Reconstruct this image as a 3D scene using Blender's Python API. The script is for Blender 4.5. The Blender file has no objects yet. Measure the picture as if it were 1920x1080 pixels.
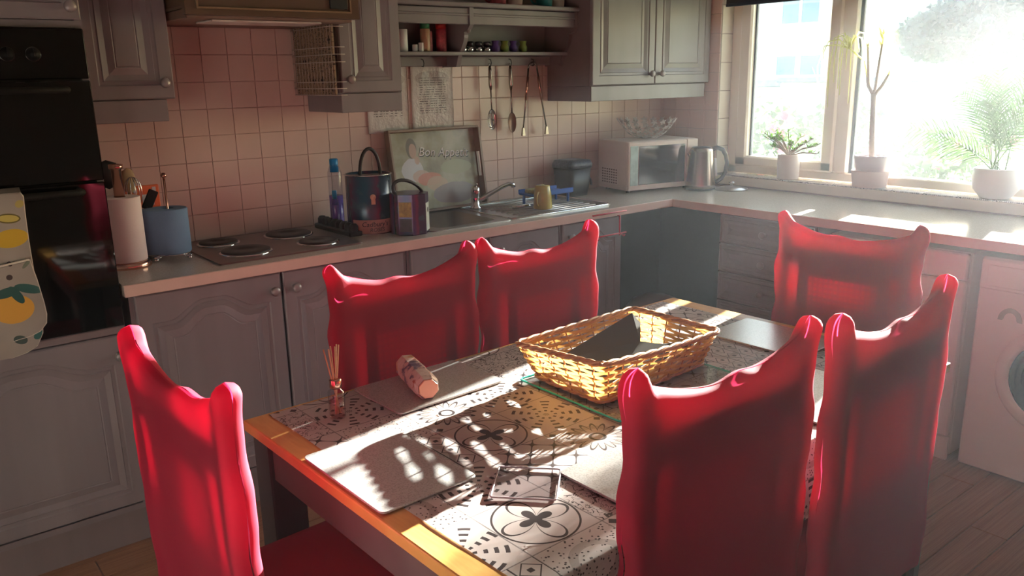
import bpy, bmesh, math, random
from mathutils import Vector, Matrix
random.seed(7)
sc = bpy.context.scene
C = sc.collection
PI = math.pi
R = math.radians

# ---------------------------------------------------------------- camera, sky, sun, exposure
cam = bpy.data.objects.new('camera', bpy.data.cameras.new('camera')); C.objects.link(cam)
cam.data.sensor_width = 36; cam.data.lens = 1541.2 / 1920 * 36
cam.data.clip_start = .05; cam.data.clip_end = 300
yaw, pitch, roll = .6732, -.2519, -.0191
fw = Vector((math.sin(yaw) * math.cos(pitch), math.cos(yaw) * math.cos(pitch), math.sin(pitch)))
rt = Vector((math.cos(yaw), -math.sin(yaw), 0)); up = rt.cross(fw)
r2 = rt * math.cos(roll) + up * math.sin(roll); u2 = -rt * math.sin(roll) + up * math.cos(roll)
m = Matrix((r2, u2, -fw)).transposed().to_4x4(); m.translation = Vector((-3.8293, -3.3318, 1.5383))
cam.matrix_world = m
sc.camera = cam

SUN_AZ, SUN_EL = 11.0, 11.6          # degrees from +x towards +y, and above the horizon
w = bpy.data.worlds.new('sky'); sc.world = w; w.use_nodes = True
nt = w.node_tree; nt.nodes.clear()
sky = nt.nodes.new('ShaderNodeTexSky'); sky.sky_type = 'NISHITA'; sky.sun_disc = False
sky.sun_elevation = R(SUN_EL); sky.sun_rotation = R(90 - SUN_AZ); sky.air_density = 1.0; sky.dust_density = 1.2
bg = nt.nodes.new('ShaderNodeBackground'); bg.inputs[1].default_value = 1.75
wo = nt.nodes.new('ShaderNodeOutputWorld')
nt.links.new(sky.outputs[0], bg.inputs[0]); nt.links.new(bg.outputs[0], wo.inputs[0])
sun = bpy.data.objects.new('sun', bpy.data.lights.new('sun', 'SUN')); C.objects.link(sun)
sun.data.energy = 150; sun.data.angle = R(.6); sun.data.color = (1, .95, .87)
sd = Vector((math.cos(R(SUN_AZ)) * math.cos(R(SUN_EL)), math.sin(R(SUN_AZ)) * math.cos(R(SUN_EL)), math.sin(R(SUN_EL))))
sun.rotation_euler = sd.to_track_quat('Z', 'Y').to_euler()
sc.view_settings.view_transform = 'Standard'; sc.view_settings.look = 'None'
sc.view_settings.gamma = 1; sc.view_settings.use_curve_mapping = False
sc.view_settings.exposure = -.58
sc.cycles.adaptive_threshold = .02
sc.cycles.max_bounces = 10; sc.cycles.diffuse_bounces = 6; sc.cycles.transparent_max_bounces = 16
sc.cycles.sample_clamp_indirect = 8

# ---------------------------------------------------------------- node expressions
class Ex:
    """a tiny expression wrapper over Math nodes"""
    def __init__(s, nt, sock): s.nt, s.s = nt, sock
    def op(s, o, *a, clamp=False):
        n = s.nt.nodes.new('ShaderNodeMath'); n.operation = o; n.use_clamp = clamp
        for i, v in enumerate((s,) + a):
            if isinstance(v, Ex): s.nt.links.new(v.s, n.inputs[i])
            else: n.inputs[i].default_value = v
        return Ex(s.nt, n.outputs[0])
    def __add__(s, o): return s.op('ADD', o)
    __radd__ = __add__
    def __sub__(s, o): return s.op('SUBTRACT', o)
    def __rsub__(s, o): return (s * -1) + o
    def __mul__(s, o): return s.op('MULTIPLY', o)
    __rmul__ = __mul__
    def __truediv__(s, o): return s.op('DIVIDE', o)
    def sin(s): return s.op('SINE')
    def cos(s): return s.op('COSINE')
    def abs(s): return s.op('ABSOLUTE')
    def floor(s): return s.op('FLOOR')
    def fract(s): return s.op('FRACT')
    def sqrt(s): return s.op('SQRT')
    def lt(s, o): return s.op('LESS_THAN', o)
    def gt(s, o): return s.op('GREATER_THAN', o)
    def max(s, o): return s.op('MAXIMUM', o)
    def min(s, o): return s.op('MINIMUM', o)
    def atan2(s, o): return s.op('ARCTAN2', o)

class Mat:
    def __init__(s, name, col=(.5, .5, .5), rough=.5, metal=0, spec=.5, **kw):
        s.m = bpy.data.materials.new(name); s.m.use_nodes = True
        s.nt = s.m.node_tree; s.b = s.nt.nodes['Principled BSDF']; s.out = s.nt.nodes['Material Output']
        s.b.inputs['Base Color'].default_value = (*col, 1)
        s.b.inputs['Roughness'].default_value = rough; s.b.inputs['Metallic'].default_value = metal
        s.b.inputs['Specular IOR Level'].default_value = spec
        for k, v in kw.items(): s.b.inputs[k.replace('_', ' ')].default_value = v
        s.col = col
    def link(s, a, b): s.nt.links.new(a, b)
    def coord(s, kind='Object', scale=(1, 1, 1)):
        tc = s.nt.nodes.new('ShaderNodeTexCoord'); mp = s.nt.nodes.new('ShaderNodeMapping')
        mp.inputs['Scale'].default_value = scale; s.link(tc.outputs[kind], mp.inputs[0]); return mp.outputs[0]
    def xyz(s, kind='Object'):
        sp = s.nt.nodes.new('ShaderNodeSeparateXYZ'); s.link(s.coord(kind), sp.inputs[0])
        return [Ex(s.nt, o) for o in sp.outputs]
    def noise(s, scale=5, detail=4, stretch=(1, 1, 1), kind='Object', rough=.55, dist=0):
        n = s.nt.nodes.new('ShaderNodeTexNoise'); n.inputs['Scale'].default_value = scale
        n.inputs['Detail'].default_value = detail; n.inputs['Roughness'].default_value = rough
        n.inputs['Distortion'].default_value = dist
        s.link(s.coord(kind, stretch), n.inputs['Vector']); return Ex(s.nt, n.outputs['Fac'])
    def vor(s, scale=10, feat='F1', kind='Object', stretch=(1, 1, 1)):
        n = s.nt.nodes.new('ShaderNodeTexVoronoi'); n.feature = feat; n.inputs['Scale'].default_value = scale
        s.link(s.coord(kind, stretch), n.inputs['Vector']); return n
    def ramp(s, fac, stops):
        n = s.nt.nodes.new('ShaderNodeValToRGB'); cr = n.color_ramp
        while len(cr.elements) < len(stops): cr.elements.new(.5)
        for e, (p, c) in zip(cr.elements, stops): e.position = p; e.color = (*c, 1)
        s.link(fac.s if isinstance(fac, Ex) else fac, n.inputs[0]); return n.outputs[0]
    def mix(s, fac, a, b):
        n = s.nt.nodes.new('ShaderNodeMix'); n.data_type = 'RGBA'
        for sock, v in ((n.inputs[0], fac), (n.inputs[6], a), (n.inputs[7], b)):
            if isinstance(v, Ex): s.link(v.s, sock)
            elif isinstance(v, bpy.types.NodeSocket): s.link(v, sock)
            elif isinstance(v, tuple): sock.default_value = (*v, 1)
            else: sock.default_value = v
        return n.outputs[2]
    def base(s, sock): s.link(sock, s.b.inputs['Base Color']); return s
    def bump(s, h, strength=.3, dist=.002):
        n = s.nt.nodes.new('ShaderNodeBump'); n.inputs['Strength'].default_value = strength
        n.inputs['Distance'].default_value = dist
        s.link(h.s if isinstance(h, Ex) else h, n.inputs['Height']); s.link(n.outputs[0], s.b.inputs['Normal']); return s

def plain(name, col, rough=.5, metal=0, var=.12, scale=8, **kw):
    """procedural material: colour gently varied by noise"""
    M = Mat(name, col, rough, metal, **kw)
    lo = tuple(c * (1 - var) for c in col); hi = tuple(min(1, c * (1 + var)) for c in col)
    M.base(M.ramp(M.noise(scale), [(.3, lo), (.7, hi)]))
    return M

def painted(name, col, streak):
    M = Mat(name, col, .42)
    n = M.noise(7, 6, (1, 1, .12)); n2 = M.noise(3, 3)
    a = M.ramp(n, [(.35, tuple(c * .86 for c in col)), (.7, tuple(min(1, c * 1.1) for c in col))])
    M.base(M.mix(n2 * .5, a, streak)); M.bump(n, .15, .001); return M

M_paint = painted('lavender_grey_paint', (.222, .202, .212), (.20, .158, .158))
M_paint_dark = painted('reddish_grey_paint', (.21, .175, .175), (.19, .155, .15))  # slightly darker, redder grey for plinths, hook rail and shelf back
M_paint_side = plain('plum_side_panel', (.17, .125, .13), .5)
M_knob = plain('worn_pewter', (.26, .23, .23), .38, .3)

M_tile = Mat('salmon_tile', (.62, .42, .36), .22)
M_tile.base(M_tile.ramp(M_tile.noise(2.2, 3, kind='Object'), [(.3, (.63, .475, .405)), (.7, (.69, .54, .47))]))
M_tile.bump(M_tile.noise(25, 2), .08, .001)
M_grout = plain('grout', (.56, .39, .34), .85)
M_cream_tile = plain('cream_tile', (.70, .66, .57), .25, var=.05)
M_plaster = plain('cream_plaster', (.42, .36, .33), .8, var=.05, scale=3)
M_ceil = plain('white_ceiling', (.50, .48, .47), .85, var=.03, scale=2)

M_top = Mat('speckled_worktop', (.6, .55, .5), .15)
M_top.base(M_top.mix(M_top.vor(220).outputs['Distance'], (.47, .41, .36), (.60, .55, .49)))
M_top_edge = plain('worktop_edge', (.60, .43, .36), .35, var=.06)
M_floor = Mat('oak_laminate', (.3, .18, .1), .38)
_n = M_floor.noise(5, 6, (.5, 7, 7), 'Generated')
_x = M_floor.noise(2, 3, (1, 30, 1), 'Object', dist=.4)
M_floor.base(M_floor.ramp((_n + _x) * .5, [(.3, (.20, .095, .05)), (.5, (.31, .16, .085)), (.7, (.40, .23, .13))]))
M_blackglass = Mat('black_oven_glass', (.004, .004, .004), .045, 0, .6)
M_blackplastic = plain('black_plastic', (.012, .012, .013), .35)
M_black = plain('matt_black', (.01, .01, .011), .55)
M_chrome = plain('chrome', (.72, .72, .72), .12, 1, var=.03)
M_steel = Mat('brushed_steel', (.34, .29, .25), .24, 1)
M_steel.bump(M_steel.noise(40, 2, (1, 1, 12)), .06, .0005)
M_sink = plain('sink_steel', (.42, .40, .38), .3, 1, var=.05)
M_copper = plain('copper_metal', (.62, .35, .27), .2, 1, var=.05)
M_white = plain('white_enamel', (.78, .74, .72), .28, var=.02, scale=2)
M_frame = plain('cream_upvc', (.80, .74, .62), .3, var=.03, scale=2)
M_gasket = plain('dark_gasket', (.03, .045, .07), .5)
M_brown = plain('brown_enamel', (.11, .07, .045), .3)
M_dkwood = plain('dark_grey_paint', (.045, .04, .04), .4)
M_apron = plain('plum_grey_paint', (.13, .095, .10), .28)

M_oak = Mat('orange_oak', (.5, .27, .08), .35)
_n = M_oak.noise(6, 6, (9, 1, 1), dist=.5)
M_oak.base(M_oak.ramp(_n, [(.3, (.50, .25, .065)), (.7, (.66, .38, .12))])); M_oak.bump(_n, .1, .001)

# stretch cover: red cloth that lets the sun glow through
M_red = Mat('red_stretch_cloth', (.23, .006, .03), .75, spec=.3)
M_red.b.inputs['Sheen Weight'].default_value = .08; M_red.b.inputs['Sheen Tint'].default_value = (1, .35, .4, 1)
M_red.base(M_red.ramp(M_red.noise(3, 3), [(.3, (.27, .005, .030)), (.7, (.33, .007, .038))]))
M_red.bump(M_red.noise(900, 2), .25, .0006)
tl = M_red.nt.nodes.new('ShaderNodeBsdfTranslucent'); tl.inputs[0].default_value = (.62, .03, .10, 1)
mx = M_red.nt.nodes.new('ShaderNodeMixShader'); mx.inputs[0].default_value = .36
M_red.link(M_red.b.outputs[0], mx.inputs[1]); M_red.link(tl.outputs[0], mx.inputs[2]); M_red.link(mx.outputs[0], M_red.out.inputs[0])
M_cane = plain('dark_cane_and_wood', (.035, .02, .015), .6)

def thin_glass(name, tint=(1, 1, 1), gloss=1.0, rough=.02, dirt=0):
    M = Mat(name); nt = M.nt; nt.nodes.remove(M.b)
    tr = nt.nodes.new('ShaderNodeBsdfTransparent'); tr.inputs[0].default_value = (*tint, 1)
    gl = nt.nodes.new('ShaderNodeBsdfGlossy'); gl.inputs['Roughness'].default_value = rough
    fr = nt.nodes.new('ShaderNodeLayerWeight')
    mx = nt.nodes.new('ShaderNodeMixShader')
    nt.links.new(((Ex(nt, fr.outputs[1]).op('POWER', 4.0) * .9 + .05) * gloss).s, mx.inputs[0]); nt.links.new(tr.outputs[0], mx.inputs[1]); nt.links.new(gl.outputs[0], mx.inputs[2])
    last = mx.outputs[0]
    if dirt:
        tl = nt.nodes.new('ShaderNodeBsdfTranslucent'); tl.inputs[0].default_value = (.8, .85, .9, 1)
        m2 = nt.nodes.new('ShaderNodeMixShader')
        nt.links.new((M.noise(2.5, 8) * dirt).s, m2.inputs[0]); nt.links.new(last, m2.inputs[1]); nt.links.new(tl.outputs[0], m2.inputs[2]); last = m2.outputs[0]
    nt.links.new(last, M.out.inputs[0]); return M
M_pane = thin_glass('window_glass', (.97, 1, 1), dirt=.02)
M_clear = thin_glass('clear_glass', (.93, .96, .96))
M_greenedge = thin_glass('green_glass_edge', (.10, .75, .60), .6)
M_smoke = Mat('smoked_glass', (.01, .012, .016), .06)

def translucent_leaf(name, col, tcol, f=.45, rough=.5):
    M = plain(name, col, rough, var=.2)
    t = M.nt.nodes.new('ShaderNodeBsdfTranslucent'); t.inputs[0].default_value = (*tcol, 1)
    x = M.nt.nodes.new('ShaderNodeMixShader'); x.inputs[0].default_value = f
    M.link(M.b.outputs[0], x.inputs[1]); M.link(t.outputs[0], x.inputs[2]); M.link(x.outputs[0], M.out.inputs[0]); return M
M_leaf = translucent_leaf('succulent_leaf', (.09, .17, .05), (.25, .4, .08))
M_palm = translucent_leaf('palm_leaf', (.035, .07, .03), (.12, .2, .08), .15)
M_yleaf = translucent_leaf('pale_yellow_leaf', (.45, .45, .15), (.7, .7, .25))
M_bush = translucent_leaf('garden_leaf', (.05, .11, .04), (.12, .22, .06))
M_flower = translucent_leaf('pink_flower', (.75, .12, .2), (.8, .2, .25))
M_bark = plain('grey_bark', (.28, .23, .18), .8)
M_pot_white = plain('white_ceramic', (.72, .70, .70), .35, var=.03)
M_pot_pink = plain('dusty_pink_ceramic', (.55, .40, .36), .5, var=.05)
M_pot_mauve = plain('mauve_ceramic', (.36, .28, .29), .5, var=.05)
M_soil = plain('potting_soil', (.05, .035, .025), .9, var=.4, scale=60)
M_willow = translucent_leaf('willow', (.50, .27, .09), (.95, .60, .17), .30, .45)
M_willow_rim = plain('brown_willow', (.40, .19, .075), .45, var=.3, scale=60)
M_sheet = plain('dark_olive_card', (.075, .062, .045), .6, var=.05)

M_mat = Mat('silvery_hammered_placemat', (.40, .39, .38), .24, .3)
_v = M_mat.vor(240).outputs['Distance']
M_mat.base(M_mat.ramp(_v, [(.1, (.34, .33, .32)), (.6, (.48, .47, .45))])); M_mat.bump(_v, .12, .0006)

# ---------------------------------------------------------------- printed patchwork cloth
def patchwork(name, cell=.17, base=(.74, .68, .66), ink=(.075, .055, .055), mid=(.40, .32, .29), rough=.42, ax=(0, 1)):
    M = Mat(name, base, rough)
    c = M.xyz('Object'); X, Y = c[ax[0]], c[ax[1]]
    if ax == (0, 1): Y = Y + c[2]
    px, py = X * (1 / cell), Y * (1 / cell)
    ix, iy = px.floor(), py.floor()
    u, v = px.fract() - .5, py.fract() - .5
    h = ((ix * 127.1 + iy * 311.7 + 1.7).sin() * 4375.85).fract()
    r = (u * u + v * v).sqrt(); th = v.atan2(u)
    fl = (th * 2).cos().abs() * .44
    p0 = ((r - fl).abs().lt(.018)).max(r.lt(.07)).max((r - fl * .5).lt(0)).max((r - .48).abs().lt(.012))
    a, b = u * (2 * PI * 2.5), v * (2 * PI * 2.5)
    p1 = (a.cos() + b.cos()).abs().lt(.16)
    p2 = ((r * 9).fract().lt(.42)) * ((th * 9).sin().gt(.25)) * r.lt(.5)
    n = M.noise(42, 2, dist=1.2)
    p3 = (n - .5).abs().lt(.022)
    f3, g3 = (u * 3 + .5).fract() - .5, (v * 3 + .5).fract() - .5
    e1 = (f3 * f3 * 4 + g3 * g3 * 30).lt(.30); e2 = (f3 * f3 * 30 + g3 * g3 * 4).lt(.30)
    p4 = ((f3.abs() + g3.abs()) - .42).abs().lt(.03).max(e1 * e2).max((f3.abs() - .5).abs().lt(.03))
    vd = Ex(M.nt, M.vor(120).outputs['Distance'])
    p5 = vd.lt(.26)
    th8 = (th * 8).sin().abs()
    p6 = (r - th8 * .2 - .2).abs().lt(.03).max((r - .1).abs().lt(.02)).max(((u.abs() - .42).abs() + (v.abs() - .42).abs()).lt(.06))
    sel = h * 7
    pats = [p0, p1, p2, p3, p4, p5, p6]; tot = None
    for i, p in enumerate(pats):
        k = (sel - (i + .5)).abs().lt(.5) * p
        tot = k if tot is None else tot + k
    seam = (u.abs().gt(.492)).max(v.abs().gt(.492)) * .6
    m2 = ((r - .3).abs().lt(.05)) * (h.gt(.5)) * .6
    col = M.mix(m2, base, mid); col = M.mix(tot.max(seam).min(1.0), col, ink)
    M.base(col); M.pattern = tot
    return M
M_cloth = patchwork('patchwork_tile_print')
M_sill = patchwork('mosaic_sill_tile', .05, (.62, .60, .57), (.05, .055, .07), (.3, .3, .3), .2, (1, 0))
M_board = patchwork('black_patchwork_board', .075, (.26, .19, .12), (.012, .009, .009), (.14, .10, .07), .8, (1, 2))

# ---------------------------------------------------------------- mesh helpers
def BM(): return bmesh.new()
def add(bm, src, mi=0):
    """append temp bmesh src to bm"""
    mp = {}
    for v in src.verts: mp[v] = bm.verts.new(v.co)
    for f in src.faces:
        try:
            g = bm.faces.new([mp[v] for v in f.verts]); g.material_index = mi; g.smooth = f.smooth
        except ValueError: pass
    src.free(); return bm
def box(bm, x0, x1, y0, y1, z0, z1, bev=0, mi=0, mat=None, seg=1):
    t = bmesh.new(); bmesh.ops.create_cube(t, size=1)
    for v in t.verts: v.co = Vector(((x0 + x1) / 2 + v.co.x * (x1 - x0), (y0 + y1) / 2 + v.co.y * (y1 - y0), (z0 + z1) / 2 + v.co.z * (z1 - z0)))
    if bev: bmesh.ops.bevel(t, geom=t.edges[:], offset=min(bev, .49 * min(abs(x1 - x0), abs(y1 - y0), abs(z1 - z0))), segments=seg, affect='EDGES', profile=.5)
    if mat: t.transform(mat)
    return add(bm, t, mi)
def lathe(bm, prof, loc=(0, 0, 0), n=24, mat=None, mi=0, cap=True, sx=1, sy=1):
    """prof: list of (radius, z)"""
    M = Matrix.Translation(loc) @ (mat if mat else Matrix.Identity(4))
    rings = []
    for r, z in prof:
        rings.append([bm.verts.new(M @ Vector((r * sx * math.cos(2 * PI * k / n), r * sy * math.sin(2 * PI * k / n), z))) for k in range(n)])
    for a, b in zip(rings, rings[1:]):
        for k in range(n):
            f = bm.faces.new((a[k], a[(k + 1) % n], b[(k + 1) % n], b[k])); f.smooth = True; f.material_index = mi
    if cap:
        for rg, rev in ((rings[0], True), (rings[-1], False)):
            if len(rg) > 2:
                f = bm.faces.new(rg[::-1] if rev else rg); f.material_index = mi
    return bm
def tube(bm, pts, r, n=8, mi=0, cap=True, closed=False, sq=1):
    pts = [Vector(p) for p in pts]; rad = r if isinstance(r, (list, tuple)) else [r] * len(pts)
    rings = []; prev = None
    for i, p in enumerate(pts):
        if closed: d = pts[(i + 1) % len(pts)] - pts[i - 1]
        else: d = pts[min(i + 1, len(pts) - 1)] - pts[max(i - 1, 0)]
        d.normalize()
        if prev is None:
            a = Vector((0, 0, 1)) if abs(d.z) < .9 else Vector((1, 0, 0)); prev = d.cross(a).normalized()
        s = (prev - d * prev.dot(d)).normalized(); t = d.cross(s); prev = s
        rings.append([bm.verts.new(p + (s * math.cos(2 * PI * k / n) + t * math.sin(2 * PI * k / n) * sq) * rad[i]) for k in range(n)])
    pr = list(zip(rings, rings[1:])) + ([(rings[-1], rings[0])] if closed else [])
    for a, b in pr:
        for k in range(n):
            f = bm.faces.new((a[k], a[(k + 1) % n], b[(k + 1) % n], b[k])); f.smooth = True; f.material_index = mi
    if cap and not closed:
        bm.faces.new(rings[0][::-1]).material_index = mi; bm.faces.new(rings[-1]).material_index = mi
    return bm
def prism(bm, poly, d0, d1, axis='z', mi=0, smooth=False):
    """extrude 2-d polygon between d0 and d1 along axis; poly in the other two axes (in xyz order)"""
    def P(a, b, c): return {'z': (a, b, c), 'y': (a, c, b), 'x': (c, a, b)}[axis]
    A = [bm.verts.new(P(a, b, d0)) for a, b in poly]; B = [bm.verts.new(P(a, b, d1)) for a, b in poly]
    n = len(poly)
    for k in range(n):
        f = bm.faces.new((A[k], A[(k + 1) % n], B[(k + 1) % n], B[k])); f.material_index = mi; f.smooth = smooth
    f = bm.faces.new(A[::-1]); g = bm.faces.new(B); f.material_index = g.material_index = mi
    return bm
def rrect(x0, x1, y0, y1, r, n=4):
    o = []
    for cx, cy, a0 in ((x1 - r, y1 - r, 0), (x0 + r, y1 - r, 90), (x0 + r, y0 + r, 180), (x1 - r, y0 + r, 270)):
        for k in range(n + 1):
            a = R(a0 + 90 * k / n); o.append((cx + r * math.cos(a), cy + r * math.sin(a)))
    return o
def grid(bm, f, nu, nv, mi=0, smooth=True, closeu=False):
    V = [[bm.verts.new(f(i / (nu - (0 if closeu else 0)), j / nv)) for i in range(nu + (0 if closeu else 1))] for j in range(nv + 1)]
    for j in range(nv):
        for i in range(nu):
            a, b = i, (i + 1) % len(V[0])
            fc = bm.faces.new((V[j][a], V[j][b], V[j + 1][b], V[j + 1][a])); fc.smooth = smooth; fc.material_index = mi
    return V
def build(name, bm, mats, parent=None, inv=None, smooth_ang=None):
    bmesh.ops.recalc_face_normals(bm, faces=bm.faces[:])
    if inv is not None: bm.transform(inv)
    me = bpy.data.meshes.new(name); bm.to_mesh(me); bm.free()
    for M in (mats if isinstance(mats, (list, tuple)) else [mats]): me.materials.append(M.m)
    o = bpy.data.objects.new(name, me); C.objects.link(o)
    if parent: o.parent = parent
    return o
class Thing:
    def __init__(s, name, label, cat, loc=(0, 0, 0), rz=0, group=None):
        o = bpy.data.objects.new(name, None); C.objects.link(o); o.empty_display_size = .05
        o.location = loc; o.rotation_euler = (0, 0, rz); o['label'] = label; o['category'] = cat
        if group: o['group'] = group
        s.o = o; s.w = Matrix.Translation(loc) @ Matrix.Rotation(rz, 4, 'Z'); s.inv = s.w.inverted()
    def part(s, name, bm, mat, label=None, parent=None, local=False):
        """bm in world coordinates unless local"""
        o = build(name, bm, mat, parent or s.o, None if local else s.inv)
        if label: o['label'] = label
        return o
def tag(o, label, cat, group=None):
    o['label'] = label; o['category'] = cat
    if group: o['group'] = group
    return o
def struct(name, bm, mat, parent=None):
    o = build(name, bm, mat, parent)
    if not parent: o['kind'] = 'structure'
    return o
def inst(src, name, loc, parent=None, rot=None, scale=None):
    o = bpy.data.objects.new(name, src.data); C.objects.link(o); o.location = loc
    if rot: o.rotation_euler = rot
    if scale: o.scale = scale
    if parent: o.parent = parent
    return o
def copy_thing(root, loc, rz, label):
    r = root.copy(); C.objects.link(r); r.location = loc; r.rotation_euler = (0, 0, rz); r['label'] = label
    for ch in list(root.children):
        c = ch.copy(); C.objects.link(c); c.parent = r
        for g in list(ch.children):
            d = g.copy(); C.objects.link(d); d.parent = c
    return r
def text_bm(s, size, depth=.0006, shear=0, align='CENTER'):
    cu = bpy.data.curves.new('lettering', 'FONT'); cu.body = s; cu.size = size; cu.extrude = depth; cu.shear = shear
    cu.align_x = align; cu.align_y = 'CENTER'; cu.resolution_u = 3
    o = bpy.data.objects.new('lettering', cu); C.objects.link(o)
    bpy.context.view_layer.update()
    me = bpy.data.meshes.new_from_object(o.evaluated_get(bpy.context.evaluated_depsgraph_get()))
    bm = bmesh.new(); bm.from_mesh(me)
    bpy.data.objects.remove(o); bpy.data.curves.remove(cu); bpy.data.meshes.remove(me)
    return bm
FRONT_Y = Matrix.Rotation(R(90), 4, 'X')             # text in xy plane -> faces -y
ROT_KNOB_Y = Matrix.Rotation(R(90), 4, 'X')          # lathe z -> -y
ROT_KNOB_X = Matrix.Rotation(R(-90), 4, 'Y')         # lathe z -> -x

# ---------------------------------------------------------------- the room
WH = .922           # worktop height
T = .1028           # tile pitch
b = BM(); box(b, -5.2, .3, -5.0, .25, -.12, -.008); floor = struct('floor', b, M_grout)
PW, PL = .118, 1.05
b = BM(); box(b, 0, PL - .003, 0, PW - .003, -.008, 0, .0015); pm = build('plank', b, M_floor, floor)
first = True
row = 0; y = -3.5
while y < -.45:
    x = -3.98 - (row * .37) % PL
    while x < -.62:
        L = PL
        if x > -5.06 and not (y < -2.6 and x < -3.3):
            if first: pm.location = (x, y, 0); first = False
            else: inst(pm, 'plank', (x, y, 0), floor)
        x += PL
    y += PW; row += 1
b = BM(); box(b, -5.2, .3, -5.0, .25, 2.4, 2.5); struct('ceiling', b, M_ceil)
b = BM(); box(b, -5.2, .3, .002, .25, -.008, 2.4); wall_back = struct('wall_back', b, M_grout)
b = BM(); box(b, -5.2, -5.0, -4.8, .002, -.008, 2.4); struct('wall_left', b, M_plaster)
b = BM(); box(b, -5.2, .3, -5.0, -4.8, -.008, 2.4); struct('wall_front', b, M_plaster)
WY0, WY1 = -.40, -2.62       # window opening
b = BM()
box(b, .002, .3, WY0, .002, -.008, 2.4); box(b, .002, .3, -4.8, WY1, -.008, 2.4)
box(b, .002, .3, WY1, WY0, -.008, .955); box(b, .002, .3, WY1, WY0, 2.06, 2.4)
wall_right = struct('wall_right', b, M_plaster)
# tiles of the back wall
def tile_mesh(name, sx, sz, mat, parent):
    bb = BM(); box(bb, .001, sx - .001, -.0028, .002, .001, sz - .001, .001)
    return build(name, bb, mat, parent)
tm = tile_mesh('tile', T, T, M_tile, wall_back); tfirst = True
X0 = -2.795
for j in range(10):
    z = WH + j * T
    for k in range(-6, 28):
        x = X0 + k * T
        if z > 1.50 and (x < -3.0 or -2.25 < x < -2.09 or x > -.90): continue
        if z > 1.60 and x > -2.1: continue
        if x < -3.32: continue
        sx = 1 if x + T < 0 else (-x) / T
        if sx < .1: continue
        if tfirst: tm.location = (x, 0, z); tfirst = False
        else: inst(tm, 'tile', (x, 0, z), wall_back, scale=(sx, 1, 1))
# tiles of the right wall, between the corner and the window
rt_ = None
for j in range(10):
    z = WH + j * T
    for k in range(4):
        y = -k * T
        if z > 1.5 and k < 3: continue
        if rt_ is None:
            rt_ = tm; 
        sc_ = min(1, (.40 - k * T) / T)
        o = inst(tm, 'tile', (0, y, z), wall_right, rot=(0, 0, R(-90)), scale=(sc_, 1, 1))
# reveal tiles (cream) in the window recess
b = BM(); box(b, .0015, .0965, -.005, .0, .0015, .1495, .0012); cm = build('tile', b, M_cream_tile, wall_right); cm.location = (.003, WY0, .985)
for j in range(1, 7): inst(cm, 'tile', (.003, WY0, .985 + j * .1515), wall_right)
# sill
b = BM(); box(b, -.012, .1, WY1, WY0, .93, .978, .003); sill = struct('trim_1', b, M_frame)
b = BM(); box(b, .001, .103, .001, .049, 0, .006, .001); o = None
n = int((WY0 - WY1) / .15)
b.free()
b = BM(); box(b, -.014, .098, .001, .148, 0, .007, .0012); sm = build('tile', b, M_sill, sill); sm.location = (0, WY1 + .002, .978)
for k in range(1, 14): inst(sm, 'tile', (0, WY1 + .002 + k * .15, .978), sill)
bpy.data.objects.remove(inst(sm, 'tile', (0, 0, 0)))
b = BM(); box(b, .0, .1, WY0 - .12, WY0 - .002, .978, .984)
struct('trim_2', b, M_sill)

# window: frame, casement, mullion, fixed light
b = BM()
def member(bm, y0, y1, z0, z1, x0=.10, x1=.17, bev=.006): box(bm, x0, x1, y0, y1, z0, z1, bev)
member(b, -.468, WY0, .985, 2.06); member(b, WY1, WY1 + .06, .985, 2.06)
member(b, WY1, WY0, .985, 1.032); member(b, WY1, WY0, 1.99, 2.06)
win = struct('window_1', b, M_frame)
def wpart(name, bm, mat): return struct(name, bm, mat, win)
b = BM(); member(b, -1.135, -1.055, 1.03, 2.0, .095, .175, .008); wpart('mullion', b, M_frame)
b = BM()
member(b, -.535, -.462, 1.028, 1.99, .085, .16, .01); member(b, -1.06, -.99, 1.028, 1.99, .085, .16, .01)
member(b, -1.06, -.462, 1.028, 1.085, .085, .16, .01); member(b, -1.06, -.462, 1.93, 1.99, .085, .16, .01)
wpart('casement_sash', b, M_frame)
b = BM(); box(b, .118, .135, -.545, -.533, 1.08, 1.94); wpart('gasket', b, M_gasket)
b = BM(); box(b, .118, .135, -1.152, -1.134, 1.03, 1.995); wpart('gasket', b, M_gasket)
b = BM(); box(b, .124, .128, -.995, -.53, 1.08, 1.94); wpart('glass_pane', b, M_pane)
b = BM(); box(b, .124, .128, WY1 + .055, -1.13, 1.028, 1.995); wpart('glass_pane', b, M_pane)

# added scattering volume, stands in for veiling lens flare
b = BM(); box(b, -5.0, .0, -4.8, .0, .001, 2.399)
M_flare_haze = bpy.data.materials.new('flare_haze'); M_flare_haze.use_nodes = True
an = M_flare_haze.node_tree; an.nodes.clear(); vs_ = an.nodes.new('ShaderNodeVolumeScatter'); vs_.inputs['Density'].default_value = .0050; vs_.inputs['Anisotropy'].default_value = .84
vs_.inputs['Color'].default_value = (.88, .92, 1, 1)
ao_ = an.nodes.new('ShaderNodeOutputMaterial'); an.links.new(vs_.outputs[0], ao_.inputs['Volume'])
class _W: pass
W0 = _W(); W0.m = M_flare_haze
air = build('flare_haze', b, W0); tag(air, 'faint added haze filling the kitchen, standing in for lens flare', 'haze'); air['kind'] = 'stuff'

# ---------------------------------------------------------------- outside
M_grass = plain('overgrown_lawn', (.22, .30, .12), .9, var=.3, scale=3)
b = BM(); box(b, .3, 70, -40, 60, -.5, -.4); g = struct('ground', b, M_grass); 
M_render = plain('white_render', (.85, .84, .80), .8, var=.03, scale=1)
M_roof = plain('slate', (.20, .24, .30), .7, var=.2)
M_bluepane = plain('blue_window_glass', (.07, .20, .26), .2, var=.1, scale=1)
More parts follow.
